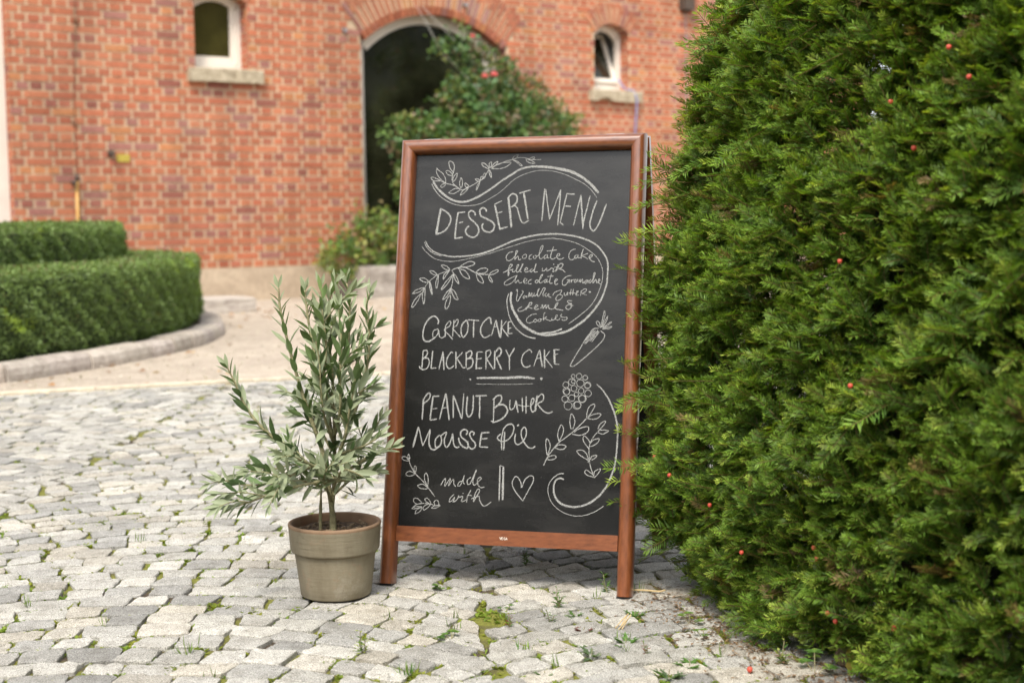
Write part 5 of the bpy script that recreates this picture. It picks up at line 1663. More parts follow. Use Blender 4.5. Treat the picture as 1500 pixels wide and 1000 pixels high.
for _ in range(60):
    w_, r_ = rnd.uniform(0, 6.3), .083 * math.sqrt(rnd.random())
    c = Vector((PC.x + r_ * math.cos(w_), PC.y + r_ * math.sin(w_), PC.z + .139))
    ax_ = Vector((rnd.gauss(0, 1), rnd.gauss(0, 1), rnd.gauss(0, .3))).normalized() * rnd.uniform(.006, .016)
    ay_ = ax_.cross(Vector((rnd.gauss(0, .3), rnd.gauss(0, .3), 1))).normalized() * rnd.uniform(.003, .007)
    f.box(c, ax_, ay_, Vector((0, 0, .003)), (rnd.uniform(.6, 1.3),) * 3)
tag(f.build('bark_chips', M['log'], pot), kind='stuff')

OLIVE =  [[(-0.3899, 3.0, 0.1456), (-0.3903, 3.0, 0.1856), (-0.3976, 3.0, 0.2448), (-0.4063, 2.99, 0.3129), (-0.4277, 2.98, 0.3848), (-0.4486, 2.97, 0.4617), (-0.4668, 2.97, 0.534), (-0.4832, 2.97, 0.6131), (-0.4861, 2.97, 0.6603)], [(-0.3903, 3.0, 0.1856), (-0.3842, 3.01, 0.2502), (-0.3823, 3.01, 0.324), (-0.3807, 3.0, 0.3989), (-0.3804, 2.98, 0.4886), (-0.3869, 2.98, 0.5752), (-0.3827, 2.98, 0.6254), (-0.3718, 2.98, 0.664)], [(-0.3853, 3.01, 0.265), (-0.3625, 3.03, 0.3354), (-0.3329, 3.03, 0.4089), (-0.3122, 3.03, 0.4823), (-0.3047, 3.03, 0.5556), (-0.3092, 3.03, 0.6141), (-0.3028, 3.03, 0.6432)], [(-0.3976, 3.0, 0.2448), (-0.3575, 2.97, 0.2543), (-0.404, 2.94, 0.2561), (-0.4511, 2.92, 0.2505), (-0.4995, 2.91, 0.2387), (-0.5476, 2.9, 0.2228), (-0.5832, 2.9, 0.2132)], [(-0.4087, 3.0, 0.2671), (-0.4486, 2.96, 0.301), (-0.4874, 2.94, 0.3395), (-0.5272, 2.93, 0.3789), (-0.5571, 2.93, 0.4222), (-0.5756, 2.93, 0.4681), (-0.5902, 2.93, 0.4996)], [(-0.4009, 3.0, 0.2301), (-0.4442, 2.97, 0.2511), (-0.4947, 2.97, 0.2503), (-0.5472, 2.98, 0.2433), (-0.5905, 2.98, 0.2469), (-0.6235, 2.98, 0.259)], [(-0.3842, 3.01, 0.2502), (-0.3459, 3.0, 0.2736), (-0.308, 2.99, 0.2983), (-0.2749, 2.98, 0.3127), (-0.2574, 2.98, 0.3198)], [(-0.3865, 3.0, 0.3404), (-0.4003, 3.03, 0.4099), (-0.4174, 3.04, 0.4827), (-0.433, 3.05, 0.5557), (-0.4414, 3.05, 0.6294), (-0.4423, 3.05, 0.6514)], [(-0.3807, 3.0, 0.3989), (-0.3691, 3.05, 0.4662), (-0.3538, 3.06, 0.539), (-0.3491, 3.06, 0.6128), (-0.3537, 3.06, 0.6644)], [(-0.3873, 3.0, 0.311), (-0.4121, 3.02, 0.3524), (-0.4358, 3.04, 0.3942), (-0.4588, 3.05, 0.4155)], [(-0.3822, 3.0, 0.2815), (-0.3529, 2.95, 0.3477), (-0.3404, 2.94, 0.4065), (-0.3277, 2.94, 0.4636), (-0.3239, 2.94, 0.5063)], [(-0.3825, 3.0, 0.3256), (-0.3947, 2.95, 0.3915), (-0.3977, 2.93, 0.4514), (-0.3991, 2.93, 0.5084), (-0.4063, 2.93, 0.5581)], [(-0.3853, 3.01, 0.265), (-0.3508, 3.05, 0.3022), (-0.3152, 3.07, 0.3285), (-0.2906, 3.07, 0.3657)], [(-0.4004, 3.0, 0.2523), (-0.4244, 2.94, 0.2926), (-0.455, 2.91, 0.3125), (-0.4814, 2.9, 0.3217)], [(-0.3922, 3.0, 0.23), (-0.4319, 3.04, 0.2603), (-0.4805, 3.07, 0.2706), (-0.5348, 3.08, 0.2545)], [(-0.3833, 3.0, 0.2962), (-0.3476, 2.96, 0.317), (-0.3094, 2.94, 0.3313), (-0.2805, 2.94, 0.3482)], [(-0.38, 3.0, 0.3696), (-0.3464, 2.97, 0.417), (-0.3233, 2.96, 0.4396), (-0.2944, 2.96, 0.4536)], [(-0.3883, 3.0, 0.2668), (-0.4072, 2.97, 0.2871), (-0.4447, 2.93, 0.2802), (-0.4703, 2.91, 0.2698), (-0.4903, 2.9, 0.2548)], [(-0.3811, 3.0, 0.3843), (-0.3956, 2.97, 0.461), (-0.3869, 2.95, 0.5347), (-0.3934, 2.95, 0.6132), (-0.395, 2.95, 0.6629)], [(-0.3867, 3.0, 0.2151), (-0.3586, 3.04, 0.2368), (-0.3297, 3.05, 0.2571), (-0.3029, 3.05, 0.2597)], [(-0.39, 3.0, 0.2004), (-0.3982, 2.95, 0.2542), (-0.3893, 2.92, 0.2812), (-0.3692, 2.9, 0.3059)], [(-0.3863, 3.0, 0.2299), (-0.3618, 2.95, 0.2754), (-0.338, 2.93, 0.2787), (-0.3088, 2.92, 0.2657)], [(-0.3822, 3.0, 0.3403), (-0.3603, 2.94, 0.4067), (-0.3562, 2.92, 0.4805), (-0.3516, 2.92, 0.5511), (-0.3568, 2.93, 0.621)]]
ol = empty('olive_tree', (PC.x, PC.y, PC.z + .138), 'young olive tree with slender grey-green leaves growing in the clay pot', 'tree')
f = MB()
LP, LD, LN_, LL, LC = [], [], [], [], []
def twig_leaves(path, dens=1.0, start=.18, lmin=.038, lmax=.06):
    P_ = np.array(path)
    seg_ = np.linalg.norm(np.diff(P_, axis=0), axis=1)
    cum = np.concatenate([[0], np.cumsum(seg_)])
    tot = cum[-1]
    s_ = tot * start
    k = rnd.randint(0, 1)
    ph = rnd.uniform(0, 3)
    while s_ <= tot:
        i = min(np.searchsorted(cum, s_, 'right') - 1, len(seg_) - 1)
        p_ = P_[i] + (P_[i + 1] - P_[i]) * ((s_ - cum[i]) / max(seg_[i], 1e-9))
        t = Vector(P_[i + 1] - P_[i]).normalized()
        a_ = t.cross(Vector((.1, -1, .2))).normalized(); b_ = t.cross(a_)
        w_ = ph + (math.pi / 2) * (k % 2) + rnd.gauss(0, .35)
        fr_ = s_ / tot
        size = rnd.uniform(lmin, lmax) * (1 - .35 * max(0, fr_ - .8) / .2)
        for sgn in (1, -1):
            if rnd.random() < .08: continue
            o_ = (a_ * math.cos(w_) + b_ * math.sin(w_)) * sgn
            opn = rnd.uniform(.55, 1.15) * (1 - .45 * fr_)
            dv = (t * math.cos(opn) + o_ * math.sin(opn)).normalized()
            dv = (dv + Vector((0, 0, rnd.uniform(-.25, .2)))).normalized()
            nv_ = (t - dv * t.dot(dv) + Vector((rnd.gauss(0, .25), rnd.gauss(0, .25) - .1, .35 + rnd.gauss(0, .2))))
            LP.append(Vector(p_)); LD.append(dv); LN_.append(nv_.normalized()); LL.append(size)
            young = max(0, (p_[2] - .45) / .25) * .5 + fr_ * .35 + rnd.gauss(0, .12)  # young tips paler; the height term paints in the sunlit top
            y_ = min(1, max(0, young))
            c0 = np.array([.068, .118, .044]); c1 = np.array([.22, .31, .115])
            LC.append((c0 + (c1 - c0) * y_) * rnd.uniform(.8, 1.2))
        s_ += rnd.uniform(.013, .023) / dens
        k += 1
    # terminal pair
    for sgn in (1, -1):
        t = Vector(P_[-1] - P_[-2]).normalized()
        o_ = t.cross(Vector((.2, -1, .1))).normalized() * sgn
        dv = (t + o_ * .3).normalized()
        LP.append(Vector(P_[-1])); LD.append(dv); LN_.append((o_ * .3 + Vector((0, -.6, .5))).normalized()); LL.append(rnd.uniform(.026, .036))
        LC.append(np.array([.25, .31, .14]) * rnd.uniform(.9, 1.1))
for bi, br in enumerate(OLIVE):
    path = catmull(br, 6)
    th = .0058 if bi == 0 else .0042
    if bi > 19 or bi in (5, 9, 10, 11, 13, 14, 15, 16, 17, 18, 19): th = .0026
    rad = [th * (1 - .78 * i / (len(path) - 1)) + .0007 for i in range(len(path))]
    f.tube(path, rad, 7)
    twig_leaves(path, 1.0 if bi in (0, 1, 2) else 1.1, .28 if bi in (0, 2) else .2)
    # side shoots
    nsh = {0: 0, 1: 4, 2: 0, 7: 1, 8: 1, 18: 1, 10: 1, 11: 1, 19: 1, 3: 4, 17: 4, 6: 0, 9: 3, 12: 2, 13: 3, 14: 3, 15: 2, 20: 1, 21: 1, 22: 1, 23: 1, 24: 1}.get(bi, 1)
    for _ in range(nsh):
        i = rnd.randint(int(len(path) * .25), int(len(path) * .85))
        p0 = Vector(path[i]); t = (Vector(path[i + 1]) - p0).normalized()
        o_ = Vector((rnd.gauss(0, 1), rnd.gauss(0, 1), rnd.uniform(-.1, .6))).normalized()
        L2 = rnd.uniform(.05, .11)
        e = p0 + (t * .7 + o_ * .8).normalized() * L2
        if e.x > -.275 or (e.x < -.5 and e.z > .36): continue
        md = (p0 + e) / 2 + Vector((0, 0, .006))
        sp_ = catmull([p0, md, e], 4)
        f.tube(sp_, [.0017 - .0009 * j / (len(sp_) - 1) for j in range(len(sp_))], 5)
        twig_leaves(sp_, 1.0, .15, .032, .052)
f.tube(catmull([(PC.x - .005, PC.y, PC.z + .12), (PC.x - .003, PC.y, PC.z + .16), OLIVE[1][0]], 5), [.0085, .0082, .008, .0075, .007, .0068, .0066, .0064, .006, .006, .0058], 9)
f.tube(catmull([(PC.x - .03, PC.y - .01, PC.z + .12), (PC.x - .028, PC.y - .008, PC.z + .19), (PC.x - .022, PC.y, PC.z + .29)], 4), [.0035] * 5 + [.002] * 4, 6)
f.build('branches', M['green_stem'], ol, True)
# leaves: blade in six quads, gently folded and curved
LPa, LDa, LNa = (np.array([tuple(v) for v in x]) for x in (LP, LD, LN_))
LLa = np.array(LL)[:, None]; LCa = np.array(LC)
S_ = unit(np.cross(LDa, LNa)); Nn_ = np.cross(S_, LDa)
q = np.random.default_rng(3)
curv = q.uniform(-.1, .22, (len(LPa), 1)); wid = LLa * q.uniform(.22, .31, (len(LPa), 1)) * .5
rows_ = []
for t, wf in ((0, .06), (.14, .42), (.36, .95), (.62, .95), (.85, .5), (1.0, .03)):
    c = LPa + LDa * LLa * t - Nn_ * LLa * curv * t * t
    up_ = Nn_ * wid * wf * .35
    rows_.append((c + S_ * wid * wf + up_, c, c - S_ * wid * wf + up_))
V = np.concatenate([np.stack(r_, 1) for r_ in rows_], 1)      # (n, 18, 3)
n_ = len(LPa)
loc = []
for i in range(5):
    for j in range(2):
        loc.append((3 * i + j, 3 * i + j + 1, 3 * i + j + 4, 3 * i + j + 3))
F = (np.arange(n_)[:, None, None] * 18 + np.array(loc)[None]).reshape(-1, 4)
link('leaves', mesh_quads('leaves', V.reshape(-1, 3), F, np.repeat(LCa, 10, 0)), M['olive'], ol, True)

# ================================================================ YEW HEDGE
q = np.random.default_rng(17)
yew = empty('yew_hedge', (.75, 2.3, 0), 'big dense dark green yew hedge with red berries to the right of the chalkboard', 'hedge')
HTOP = 1.25
def face_x(y, z):
    """left boundary of the hedge at depth y, height z"""
    x = np.interp(-np.asarray(y), [-3.1, -2.9, -2.62, -2.42, -2.05, -1.7, -1.2], [.37, .405, .475, .585, .755, .93, 1.2])
    zz = np.clip(z / HTOP, 0, 1)
    x = x - .066 * np.sin(np.pi * zz ** .65) + .05 * np.clip((zz - .5) / .5, 0, 1) ** 1.2
    x = x - .04 * np.exp(-((z - .22) / .16) ** 2) * np.clip((np.asarray(y) - 2.72) / .15, 0, 1)
    x = x + .022 * np.sin(y * 9 + z * 5) * np.sin(z * 11 - y * 4) + .014 * np.sin(y * 21 + z * 27)
    return x
def sprig_template(qq, L, npair, side=False):
    """needles along one twig in local space: x forward, y sideways, z up"""
    P, D, Nn, Ls, T = [], [], [], [], []
    for i in range(npair):
        t = (i + .5) / npair
        x = t * L
        sag = -.12 * L * t * t
        for sg in (1, -1):
            ang = qq.uniform(.75, 1.2) * (1 - .45 * max(0, t - .75) / .25)
            rise = qq.normal(.22, .22)
            P.append((x, 0, sag))
            D.append((math.cos(ang), sg * math.sin(ang), rise))
            Nn.append((qq.normal(0, .25), qq.normal(0, .35), 1))
            Ls.append(qq.uniform(.0145, .022) * (1 - .35 * max(0, t - .8) / .2) * (.75 + .25 * min(1, t / .15)))
            T.append(t)
    return [np.array(a) for a in (P, D, Nn, Ls, T)]
TEMPL = []
for k in range(14):
    L = q.uniform(.04, .085)
    TEMPL.append((L, sprig_template(q, L, int(L / .0038))))
VV, FF, CCc, TW = [], [], [], []
vcount = 0
def place_sprigs(pos, fwd, upv, scale, colr, tipcol, fan=1):
    global vcount
    if fan > 1:                                       # a fanned branchlet: several shoots from one point
        rep = lambda a_: np.repeat(a_, fan, 0)
        sd_ = unit(np.cross(upv, fwd))
        off = np.tile(np.linspace(-1, 1, fan), len(pos))[:, None]
        off = off * q.uniform(.5, .95, off.shape) + q.normal(0, .12, off.shape)
        fwd = unit(rep(unit(fwd)) + rep(sd_) * off + rep(upv) * q.normal(0, .28, off.shape))
        pos = rep(pos) + fwd * q.uniform(-.012, .018, off.shape)
        upv, scale, colr, tipcol = rep(upv), rep(scale) * q.uniform(.7, 1.15, len(off)), rep(colr), rep(tipcol)
    n = len(pos)
    f_ = unit(fwd); s_ = unit(np.cross(upv, f_)); u_ = np.cross(f_, s_)
    which = q.integers(0, len(TEMPL), n)
    for k in range(len(TEMPL)):
        idx = np.nonzero(which == k)[0]
        if not len(idx): continue
        L, (P, D, Nn, Ls, T) = TEMPL[k]
        m_ = len(P)
        Rm = np.stack([f_[idx], s_[idx], u_[idx]], 2)               # (n,3,3) columns
        sc = scale[idx][:, None, None]
        Pw = (np.einsum('nij,mj->nmi', Rm, P) * sc + pos[idx][:, None]).reshape(-1, 3)
        Dw = np.einsum('nij,mj->nmi', Rm, D).reshape(-1, 3)
        Nw = np.einsum('nij,mj->nmi', Rm, Nn).reshape(-1, 3)
        Lw = (Ls[None] * scale[idx][:, None]).reshape(-1)
        V, F = leaf_quads(Pw, Dw, Nw, Lw, np.full(len(Lw), .0027) * np.repeat(scale[idx], m_) ** .5, .06)
        VV.append(V); FF.append(F + vcount); vcount += len(V)
        tt = (T ** 2.2)[None, :, None]
        c = colr[idx][:, None] * (1 - tt) + tipcol[idx][:, None] * tt
        c = c * q.uniform(.75, 1.25, (len(idx), m_, 1))
        CCc.append(c.reshape(-1, 3))
        # the twig itself as a slim ribbon pair of quads
        a_ = pos[idx]; b_ = pos[idx] + f_[idx] * (L * scale[idx])[:, None] - u_[idx] * (.12 * L * scale[idx])[:, None]
        TW.append((a_, b_, s_[idx], u_[idx]))
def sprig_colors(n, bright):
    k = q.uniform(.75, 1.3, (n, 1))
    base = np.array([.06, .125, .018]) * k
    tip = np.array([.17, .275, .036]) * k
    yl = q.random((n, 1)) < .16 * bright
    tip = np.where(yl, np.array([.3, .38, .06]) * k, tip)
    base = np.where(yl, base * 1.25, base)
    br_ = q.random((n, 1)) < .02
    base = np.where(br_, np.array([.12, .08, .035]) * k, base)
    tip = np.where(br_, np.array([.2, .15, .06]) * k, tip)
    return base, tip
def surf_left(n, depth):
    y = 3.02 - 1.6 * q.random(n) ** 1.1
    z = .025 + (HTOP - .01) * q.random(n)
    x = face_x(y, z)
    k_ = np.clip((2.75 - y) / .3, 0, 1)
    nrm = unit(np.stack([-.97 + .12 * k_, -.25 - .27 * k_, .25 * (z / HTOP - .35)], 1))
    dp = np.abs(q.normal(0, depth, n))
    p = np.stack([x, y, z], 1) - nrm * dp[:, None]
    return p, nrm
# left face (the one seen), several layers
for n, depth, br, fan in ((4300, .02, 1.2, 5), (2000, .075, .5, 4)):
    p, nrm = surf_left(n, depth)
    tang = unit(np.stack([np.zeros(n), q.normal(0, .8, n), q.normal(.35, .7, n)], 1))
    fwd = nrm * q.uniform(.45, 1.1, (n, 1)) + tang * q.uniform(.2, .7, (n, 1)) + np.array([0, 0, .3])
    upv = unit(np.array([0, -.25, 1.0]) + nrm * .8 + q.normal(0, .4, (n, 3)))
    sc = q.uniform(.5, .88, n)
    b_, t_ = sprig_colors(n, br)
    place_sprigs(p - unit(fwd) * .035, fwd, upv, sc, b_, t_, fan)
# longer shoots standing out of the face and its far edge
n = 100
y = np.where(q.random(n) < .55, 2.86 + .2 * q.random(n), 3.0 - 1.5 * q.random(n))
z = .12 + 1.1 * q.random(n)
p = np.stack([face_x(y, z) - .005, y, z], 1)
fwd = np.stack([np.full(n, -1.0), q.normal(-.1, .35, n), q.normal(.12, .38, n)], 1)
b_, t_ = sprig_colors(n, 1.6)
place_sprigs(p, fwd, unit(np.array([0, -.3, 1.0]) + q.normal(0, .3, (n, 3))), q.uniform(.9, 1.4, n), b_ * 1.1, t_ * 1.15)
# far end of the hedge
n = 2400
z = .04 + (HTOP - .03) * q.random(n); x = face_x(np.full(n, 2.98), z) + .01 + .95 * q.random(n) ** 1.4
yb = 3.06 + .12 * (x - .38) + .03 * np.sin(z * 9 + x * 6)
p = np.stack([x, yb - np.abs(q.normal(0, .05, n)), z], 1)
fwd = np.stack([q.normal(-.4, .6, n), np.abs(q.normal(.8, .3, n)), q.normal(.2, .5, n)], 1)
b_, t_ = sprig_colors(n, .8)
place_sprigs(p, fwd, unit(np.array([0, .4, 1.0]) + q.normal(0, .3, (n, 3))), q.uniform(.8, 1.2, n), b_, t_, 3)
# top
n = 2600
y = 3.06 - 1.9 * q.random(n); z = np.full(n, HTOP) - np.abs(q.normal(0, .035, n)) + .02 * np.sin(y * 17)
x = face_x(y, z) + .9 * q.random(n) ** 1.3
p = np.stack([x, y, z], 1)
fwd = np.stack([q.normal(-.1, .6, n), q.normal(0, .6, n), np.abs(q.normal(.7, .4, n))], 1)
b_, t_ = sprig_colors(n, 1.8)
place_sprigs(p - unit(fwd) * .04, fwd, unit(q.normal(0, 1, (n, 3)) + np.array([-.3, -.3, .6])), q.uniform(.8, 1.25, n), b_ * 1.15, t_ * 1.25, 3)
# right side and near end, only glimpsed from the side
n = 1500
y = 3.1 - 2.0 * q.random(n); z = .06 + 1.2 * q.random(n)
p = np.stack([1.9 + .04 * np.sin(y * 8 + z * 6), y, z], 1)
fwd = np.stack([np.abs(q.normal(.8, .3, n)), q.normal(0, .6, n), q.normal(.2, .5, n)], 1)
b_, t_ = sprig_colors(n, .8)
place_sprigs(p, fwd, unit(np.array([.4, 0, 1.0]) + q.normal(0, .3, (n, 3))), q.uniform(1, 1.4, n), b_, t_, 3)
n = 900
x = 1.2 + .7 * q.random(n); z = .06 + 1.2 * q.random(n)
p = np.stack([x, 1.2 + .03 * np.sin(z * 8), z], 1)
fwd = np.stack([q.normal(-.1, .6, n), -np.abs(q.normal(.8, .3, n)), q.normal(.2, .5, n)], 1)
b_, t_ = sprig_colors(n, .8)
place_sprigs(p, fwd, unit(np.array([0, -.4, 1.0]) + q.normal(0, .3, (n, 3))), q.uniform(1, 1.4, n), b_, t_, 3)
# shaded inner growth
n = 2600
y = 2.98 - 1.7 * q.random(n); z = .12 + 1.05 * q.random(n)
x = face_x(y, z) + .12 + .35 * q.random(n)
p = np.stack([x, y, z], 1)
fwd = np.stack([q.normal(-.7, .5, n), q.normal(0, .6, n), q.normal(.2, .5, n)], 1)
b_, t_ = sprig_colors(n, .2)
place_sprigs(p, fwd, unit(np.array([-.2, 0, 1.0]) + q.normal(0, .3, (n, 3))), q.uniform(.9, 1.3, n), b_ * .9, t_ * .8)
link('foliage', mesh_quads('foliage', np.concatenate(VV), np.concatenate(FF), np.concatenate(CCc)), M['yew'], yew)
# twigs: crossed slim quads
TVs, n0 = [], 0
for a_, b_, s_, u_ in TW:
    for w_ in (s_, u_):
        TVs.append(np.stack([a_ - w_ * .0011, b_ - w_ * .0005, b_ + w_ * .0005, a_ + w_ * .0011], 1).reshape(-1, 3))
TVs = np.concatenate(TVs)
tc = np.tile(np.array([.17, .13, .045]), (len(TVs) // 4, 1)) * q.uniform(.6, 1.4, (len(TVs) // 4, 1))
link('twigs', mesh_quads('twigs', TVs, np.arange(len(TVs)).reshape(-1, 4), tc), M['weed'], yew)
# trunks and limbs
f = MB()
for tx, ty in ((.78, 2.75), (.95, 2.4), (1.2, 1.95), (1.25, 2.6), (1.5, 2.0)):
    for k in range(7):
        an = rnd.uniform(0, 6.3); sp_ = rnd.uniform(.15, .38); hh_ = rnd.uniform(.5, 1.05)
        e = (tx + sp_ * math.cos(an), ty + sp_ * math.sin(an) * .8, hh_)
        e = (max(e[0], float(face_x(np.array(e[1]), np.array(hh_))) + .1), e[1], e[2])
        f.tube(catmull([(tx, ty, -.01), (tx + .2 * (e[0] - tx), ty + .2 * (e[1] - ty), hh_ * .4), e], 4), [.028, .026, .024, .02, .017, .014, .01, .007, .004], 6)
f.build('branches', M['bark'], yew)
# added dark hull inside the needles, shade of the gaps put into its colour
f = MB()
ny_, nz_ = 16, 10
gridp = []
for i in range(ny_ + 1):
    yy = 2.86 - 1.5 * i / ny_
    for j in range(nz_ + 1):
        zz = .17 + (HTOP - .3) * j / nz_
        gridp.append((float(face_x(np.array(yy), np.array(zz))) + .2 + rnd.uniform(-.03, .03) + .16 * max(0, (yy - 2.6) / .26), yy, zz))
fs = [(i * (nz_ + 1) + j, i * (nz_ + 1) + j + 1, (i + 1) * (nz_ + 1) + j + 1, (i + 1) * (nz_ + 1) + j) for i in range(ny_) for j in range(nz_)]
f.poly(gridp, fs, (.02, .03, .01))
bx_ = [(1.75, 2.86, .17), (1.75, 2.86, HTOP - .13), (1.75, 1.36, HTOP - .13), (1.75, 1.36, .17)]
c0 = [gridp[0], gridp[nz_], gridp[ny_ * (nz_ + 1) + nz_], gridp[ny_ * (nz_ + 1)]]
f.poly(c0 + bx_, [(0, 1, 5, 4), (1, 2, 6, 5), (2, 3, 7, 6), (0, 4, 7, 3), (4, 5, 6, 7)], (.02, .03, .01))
f.build('dark_core', M['box'], yew)
# arils
def aril(name, c, parent, r_=.0043):
    f = MB()
    prof = [(.0008, -1.05), (.55, -.9), (.92, -.35), (1.0, .1), (.86, .62), (.6, .92), (.38, .86), (.3, .45)]
    f.lathe([(r_ * a_, r_ * b_) for a_, b_ in prof], c, 14)
    return f.build(name, M['berry'], parent, True)
ART = [(0, 2.93, .30), (0, 2.80, .285), (0, 2.72, .24), (0, 2.44, .2), (0, 2.46, .215), (0, 2.4, .1), (0, 2.41, .112), (0, 2.3, .52), (0, 2.38, .72), (0, 2.35, .98), (0, 2.25, .9), (0, 2.2, 1.05), (0, 2.15, 1.0), (0, 2.22, .14), (0, 2.62, .17)]
for k, (bx, by, bz) in enumerate(ART):
    x_ = float(face_x(np.array(by), np.array(bz))) - .012
    aril('berry', (x_, by, bz), yew)

# ================================================================ SMALL THINGS ON THE GROUND
tag(aril('fallen_berry', (.409, 2.434, .006), None, .0052), 'single bright red yew berry lying on the cobbles before the hedge', 'berry')

# old log under the hedge
f = MB()
lp = catmull([(.575, 2.475, .012), (.625, 2.43, .02), (.69, 2.385, .02), (.78, 2.33, .018)], 6)
f.tube(lp, [.016 + .005 * math.sin(i * 1.7) for i in range(len(lp))], 12)
f.v = [tuple(c + rnd.uniform(-.0022, .0022) for c in v) for v in f.v]
tag(f.build('log', M['log']), 'weathered split log half hidden below the front of the yew hedge', 'log')

# dry stalk by the right leg
f = MB()
f.tube(catmull([(.245, 2.985, .004), (.275, 2.975, .006), (.305, 2.968, .005), (.318, 2.962, .009)], 4), .0018, 6)
tag(f.build('dry_stalk', M['straw']), 'thin dry stalk lying beside the right leg of the chalkboard', 'stalk')
f = MB()
for k in range(4):
    a_ = rnd.uniform(.6, 1.3)
    c = Vector((.198 + rnd.uniform(-.008, .008), 2.706 + rnd.uniform(-.008, .008), .002))
    f.tube([c, c + Vector((math.cos(a_) * .018, math.sin(a_) * .02, .012)), c + Vector((math.cos(a_) * .034, math.sin(a_) * .04, .02))], .0011, 5)
tag(f.build('straw_wisp', M['straw']), 'small wisp of dry straw on the cobbles in front of the right leg', 'straw')

def leafmesh(name, P, D, Nn, L, Wd, C, stems, label, cat='weed', group='weeds growing between the cobbles'):
    root = empty(name, stems[0][0], label, cat, group)
    V, F = leaf_quads(P, D, Nn, L, Wd, .14)
    link('leaves', mesh_quads('leaves', V, F, C), M['weed'], root)
    f = MB()
    for s_ in stems:
        f.tube(s_, .0009, 5)
    f.build('stem', M['green_stem'], root)
    return root

def weed(loc, kind, size, label, seed):
    q = random.Random(seed)
    P, D, Nn, L, Wd, C, st = [], [], [], [], [], [], []
    base = Vector((loc[0], loc[1], -.008))
    pal = dict(green=(.1, .2, .045), lime=(.2, .3, .06), red=(.2, .06, .05), grey=(.12, .18, .09), yellow=(.3, .36, .08))
    def add(p, d, n, l, w, c):
        k = q.uniform(.8, 1.2)
        P.append(tuple(p)); D.append(tuple(d)); Nn.append(tuple(n)); L.append(l); Wd.append(w); C.append([x * k for x in c])
    if kind in ('rosette', 'rosette_red', 'rosette_grey'):
        c = pal['red'] if kind.endswith('red') else pal['grey'] if kind.endswith('grey') else pal['green']
        for k in range(q.randint(9, 14)):
            a = k * 2.4 + q.uniform(-.3, .3); el = q.uniform(.15, .8)
            d = Vector((math.cos(a) * math.cos(el), math.sin(a) * math.cos(el), math.sin(el)))
            l = size * q.uniform(.6, 1.1)
            add(base, d, (-math.cos(a) * .5, -math.sin(a) * .5, 1), l, l * .26, c if q.random() < .75 else pal['green'])
            for t in (.4, .65):                       # side lobes
                s_ = Vector((-math.sin(a), math.cos(a), .1))
                for sg in (1, -1):
                    add(base + d * l * t, d * .6 + s_ * sg, (0, 0, 1), l * .3, l * .12, c)
        st.append([base, base + Vector((0, 0, size * .3)), base + Vector((.001, .001, size * .5))])
    elif kind in ('upright', 'upright_red', 'upright_yellow'):
        c = pal['red'] if kind.endswith('red') else pal['yellow'] if kind.endswith('yellow') else pal['green']
        for s in range(q.randint(2, 4)):
            an = q.uniform(0, 6.3); lean = q.uniform(.1, .45)
            tip = base + Vector((math.cos(an) * lean, math.sin(an) * lean, 1)) * size * q.uniform(.8, 1.5)
            path = [base, base.lerp(tip, .5) + Vector((q.uniform(-.003, .003), 0, 0)), tip]
            st.append(path)
            for k in range(9):
                t = .2 + .8 * k / 8
                p = base.lerp(tip, t); a = k * 2.4 + an
                d = Vector((math.cos(a), math.sin(a), q.uniform(.2, .9)))
                l = size * q.uniform(.35, .6) * (1.1 - .4 * t)
                add(p, d, (-math.cos(a) * .4, -math.sin(a) * .4, 1), l, l * .34, c if q.random() < .7 else pal['green'])
    elif kind == 'lobed':
        for s in range(q.randint(3, 5)):
            an = q.uniform(0, 6.3)
            tip = base + Vector((math.cos(an) * .7, math.sin(an) * .7, q.uniform(.4, 1.1))) * size
            st.append([base, base.lerp(tip, .5) + Vector((0, 0, size * .12)), tip])
            for k in range(7):
                a = -2.1 + 4.2 * k / 6 + an
                d = Vector((math.cos(a), math.sin(a), .25))
                add(tip, d, (0, 0, 1), size * q.uniform(.42, .58), size * .3, pal['green'] if q.random() < .6 else pal['lime'])
    elif kind == 'grass':
        for k in range(q.randint(14, 22)):
            a = q.uniform(0, 6.3); el = q.uniform(.5, 1.3)
            d = Vector((math.cos(a) * math.cos(el), math.sin(a) * math.cos(el), math.sin(el)))
            l = size * q.uniform(.6, 1.4)
            add(base + Vector((q.gauss(0, .006), q.gauss(0, .006), 0)), d, (math.cos(a), math.sin(a), .2), l, .0028, pal['lime'] if q.random() < .5 else pal['green'])
        st.append([base, base + Vector((0, 0, size * .3)), base + Vector((0, .001, size * .6))])
    return leafmesh('weed', P, D, Nn, L, Wd, C, st, label)
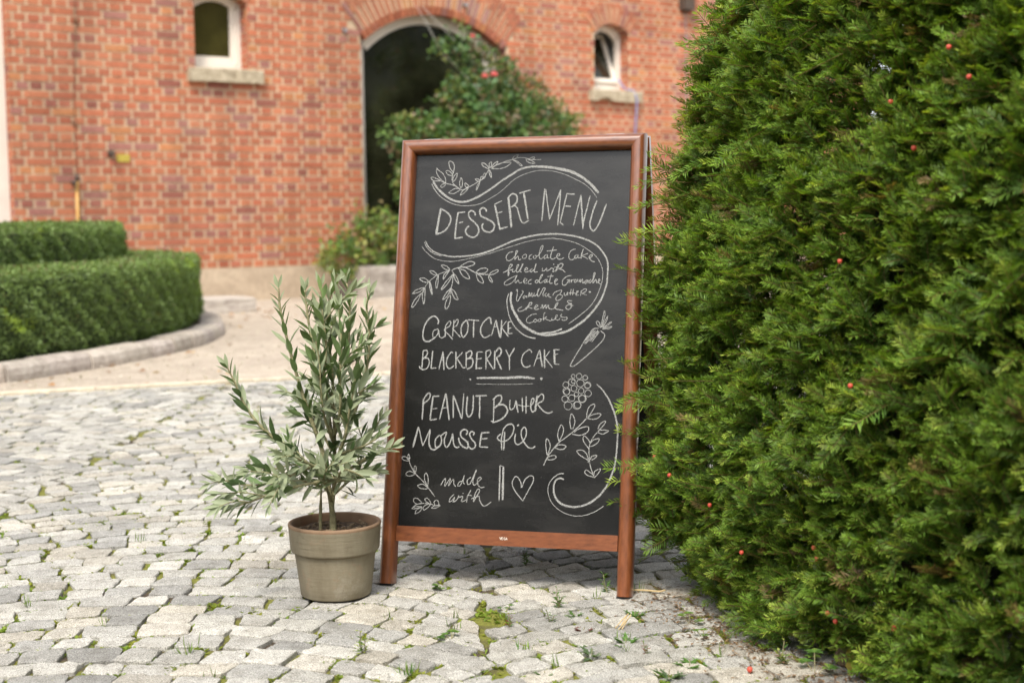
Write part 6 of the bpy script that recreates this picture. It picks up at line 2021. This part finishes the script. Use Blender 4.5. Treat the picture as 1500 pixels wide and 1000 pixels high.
WEEDS = [
 ((.2, 2.985), 'upright', .034, 'bushy green weed touching the left side of the right chalkboard leg'),
 ((.087, 2.867), 'upright', .03, 'slim upright green weed between cobbles below the right part of the board'),
 ((-.012, 2.734), 'upright_red', .026, 'dark reddish weed tuft on the cobbles below the middle of the board'),
 ((.132, 2.709), 'rosette_red', .026, 'low reddish rosette weed left of the dry straw wisp'),
 ((.071, 2.773), 'upright', .022, 'tiny green weed beside a red stem, ahead of the slim upright one'),
 ((.117, 2.815), 'rosette', .024, 'star shaped green weed midway in front of the right leg'),
 ((.24, 2.809), 'rosette', .03, 'narrow leaved green weed on a sandy mound straight ahead of the right leg'),
 ((.207, 2.625), 'rosette', .034, 'spiky green rosette weed nearest the straw wisp'),
 ((.139, 2.556), 'rosette_grey', .036, 'pale grey green flat weed with feathery leaves on the front cobbles'),
 ((-.125, 2.662), 'lobed', .024, 'round leaved green weed on the cobbles right of the clay pot'),
 ((-.283, 2.583), 'upright_yellow', .034, 'tall thin yellow green weed in front of the clay pot'),
 ((-.193, 2.46), 'grass', .035, 'thin grassy weed at the bottom edge below the pot'),
 ((.049, 2.446), 'rosette', .026, 'leafy green weed at the bottom edge below the middle of the board'),
 ((.266, 2.422), 'rosette_grey', .04, 'big feathery grey green weed at the bottom edge before the hedge'),
 ((.239, 2.548), 'upright_red', .022, 'red stemmed weed between the straw wisp and the hedge corner'),
 ((.025, 3.241), 'upright', .034, 'green weed growing in the shade under the chalkboard'),
 ((-.16, 3.031), 'lobed', .02, 'creeping green weed right of the left chalkboard leg'),
 ((-.022, 2.857), 'lobed', .016, 'tiny round leaved weed below the board rail'),
 ((.014, 2.591), 'grass', .022, 'small grassy weed in the middle of the front cobbles'),
 ((-.618, 2.598), 'grass', .03, 'pale grassy weed left of the clay pot near the bottom edge'),
 ((.548, 2.52), 'lobed', .034, 'lobed leaf weed under the hedge, left of the log'),
 ((.522, 2.43), 'lobed', .036, 'yellow green lobed weed in front of the log end'),
 ((.479, 2.489), 'upright_yellow', .03, 'twiggy yellowing weed in the gap below the hedge corner'),
 ((.345, 2.745), 'lobed', .024, 'round leaved weed against the hedge foot by the cobbles'),
 ((.31, 2.488), 'rosette', .036, 'pale green leafy weed ahead of the hedge corner'),
 ((.357, 2.653), 'lobed', .018, 'little green seedling on the cobbles near the hedge corner'),
]
for k, (loc, kind, size, lab) in enumerate(WEEDS):
    weed(loc, kind, size, lab, 100 + k)

f = MB()
c = Vector((.586, 2.445, .02))
P, D, Nn, L = [], [], [], []
for k in range(5):
    a = -1.6 + k * .8
    P.append(tuple(c)); D.append((math.cos(a) * .6, -.3, math.sin(a))); Nn.append((0, -1, .3)); L.append(.024)
V, F = leaf_quads(P, D, Nn, L, np.array(L) * .7, .1)
tag(link('yellow_leaf', mesh_quads('yellow_leaf', V, F, [(.5, .4, .09)] * 5), M['deadleaf']), 'single yellow lobed leaf leaning on the log under the hedge', 'leaf')

# ================================================================ WOODS ROUND THE COURT (behind the viewer)
q = np.random.default_rng(9)
P, D, Nn, L, C = [], [], [], [], []
for k in range(22):
    an = math.radians(-205 + 230 * k / 21)
    dist = 24 + q.uniform(-2, 4)
    cx, cy = dist * math.cos(an), 2 + dist * math.sin(an)
    if cy > 6: continue
    hgt = q.uniform(8.5, 11)
    n = 1500
    d = unit(q.normal(0, 1, (n, 3)))
    lob = 1 + .25 * np.sin(d[:, 0] * 5 + k) * np.sin(d[:, 2] * 6)
    p = np.array([cx, cy, hgt * .52]) + d * np.array([2.6, 2.6, hgt * .48]) * (lob * q.uniform(.75, 1.05, n))[:, None]
    P.append(p); D.append(unit(d + q.normal(0, .8, (n, 3)))); Nn.append(unit(d + q.normal(0, .5, (n, 3)) + np.array([0, 0, .4])))
    L.append(q.uniform(.5, 1.0, n)); C.append(np.array([.045, .075, .02]) * q.uniform(.6, 1.5, (n, 1)) * np.array([1, 1, 1]))
P, D, Nn, L, C = map(np.concatenate, (P, D, Nn, L, C))
V, F = leaf_quads(P, D, Nn, L, L * .7, .1)
tag(link('woods', mesh_quads('woods', V, F, C), M['box']), 'belt of leafy trees closing the court opposite the brick building', 'trees', kind='stuff')
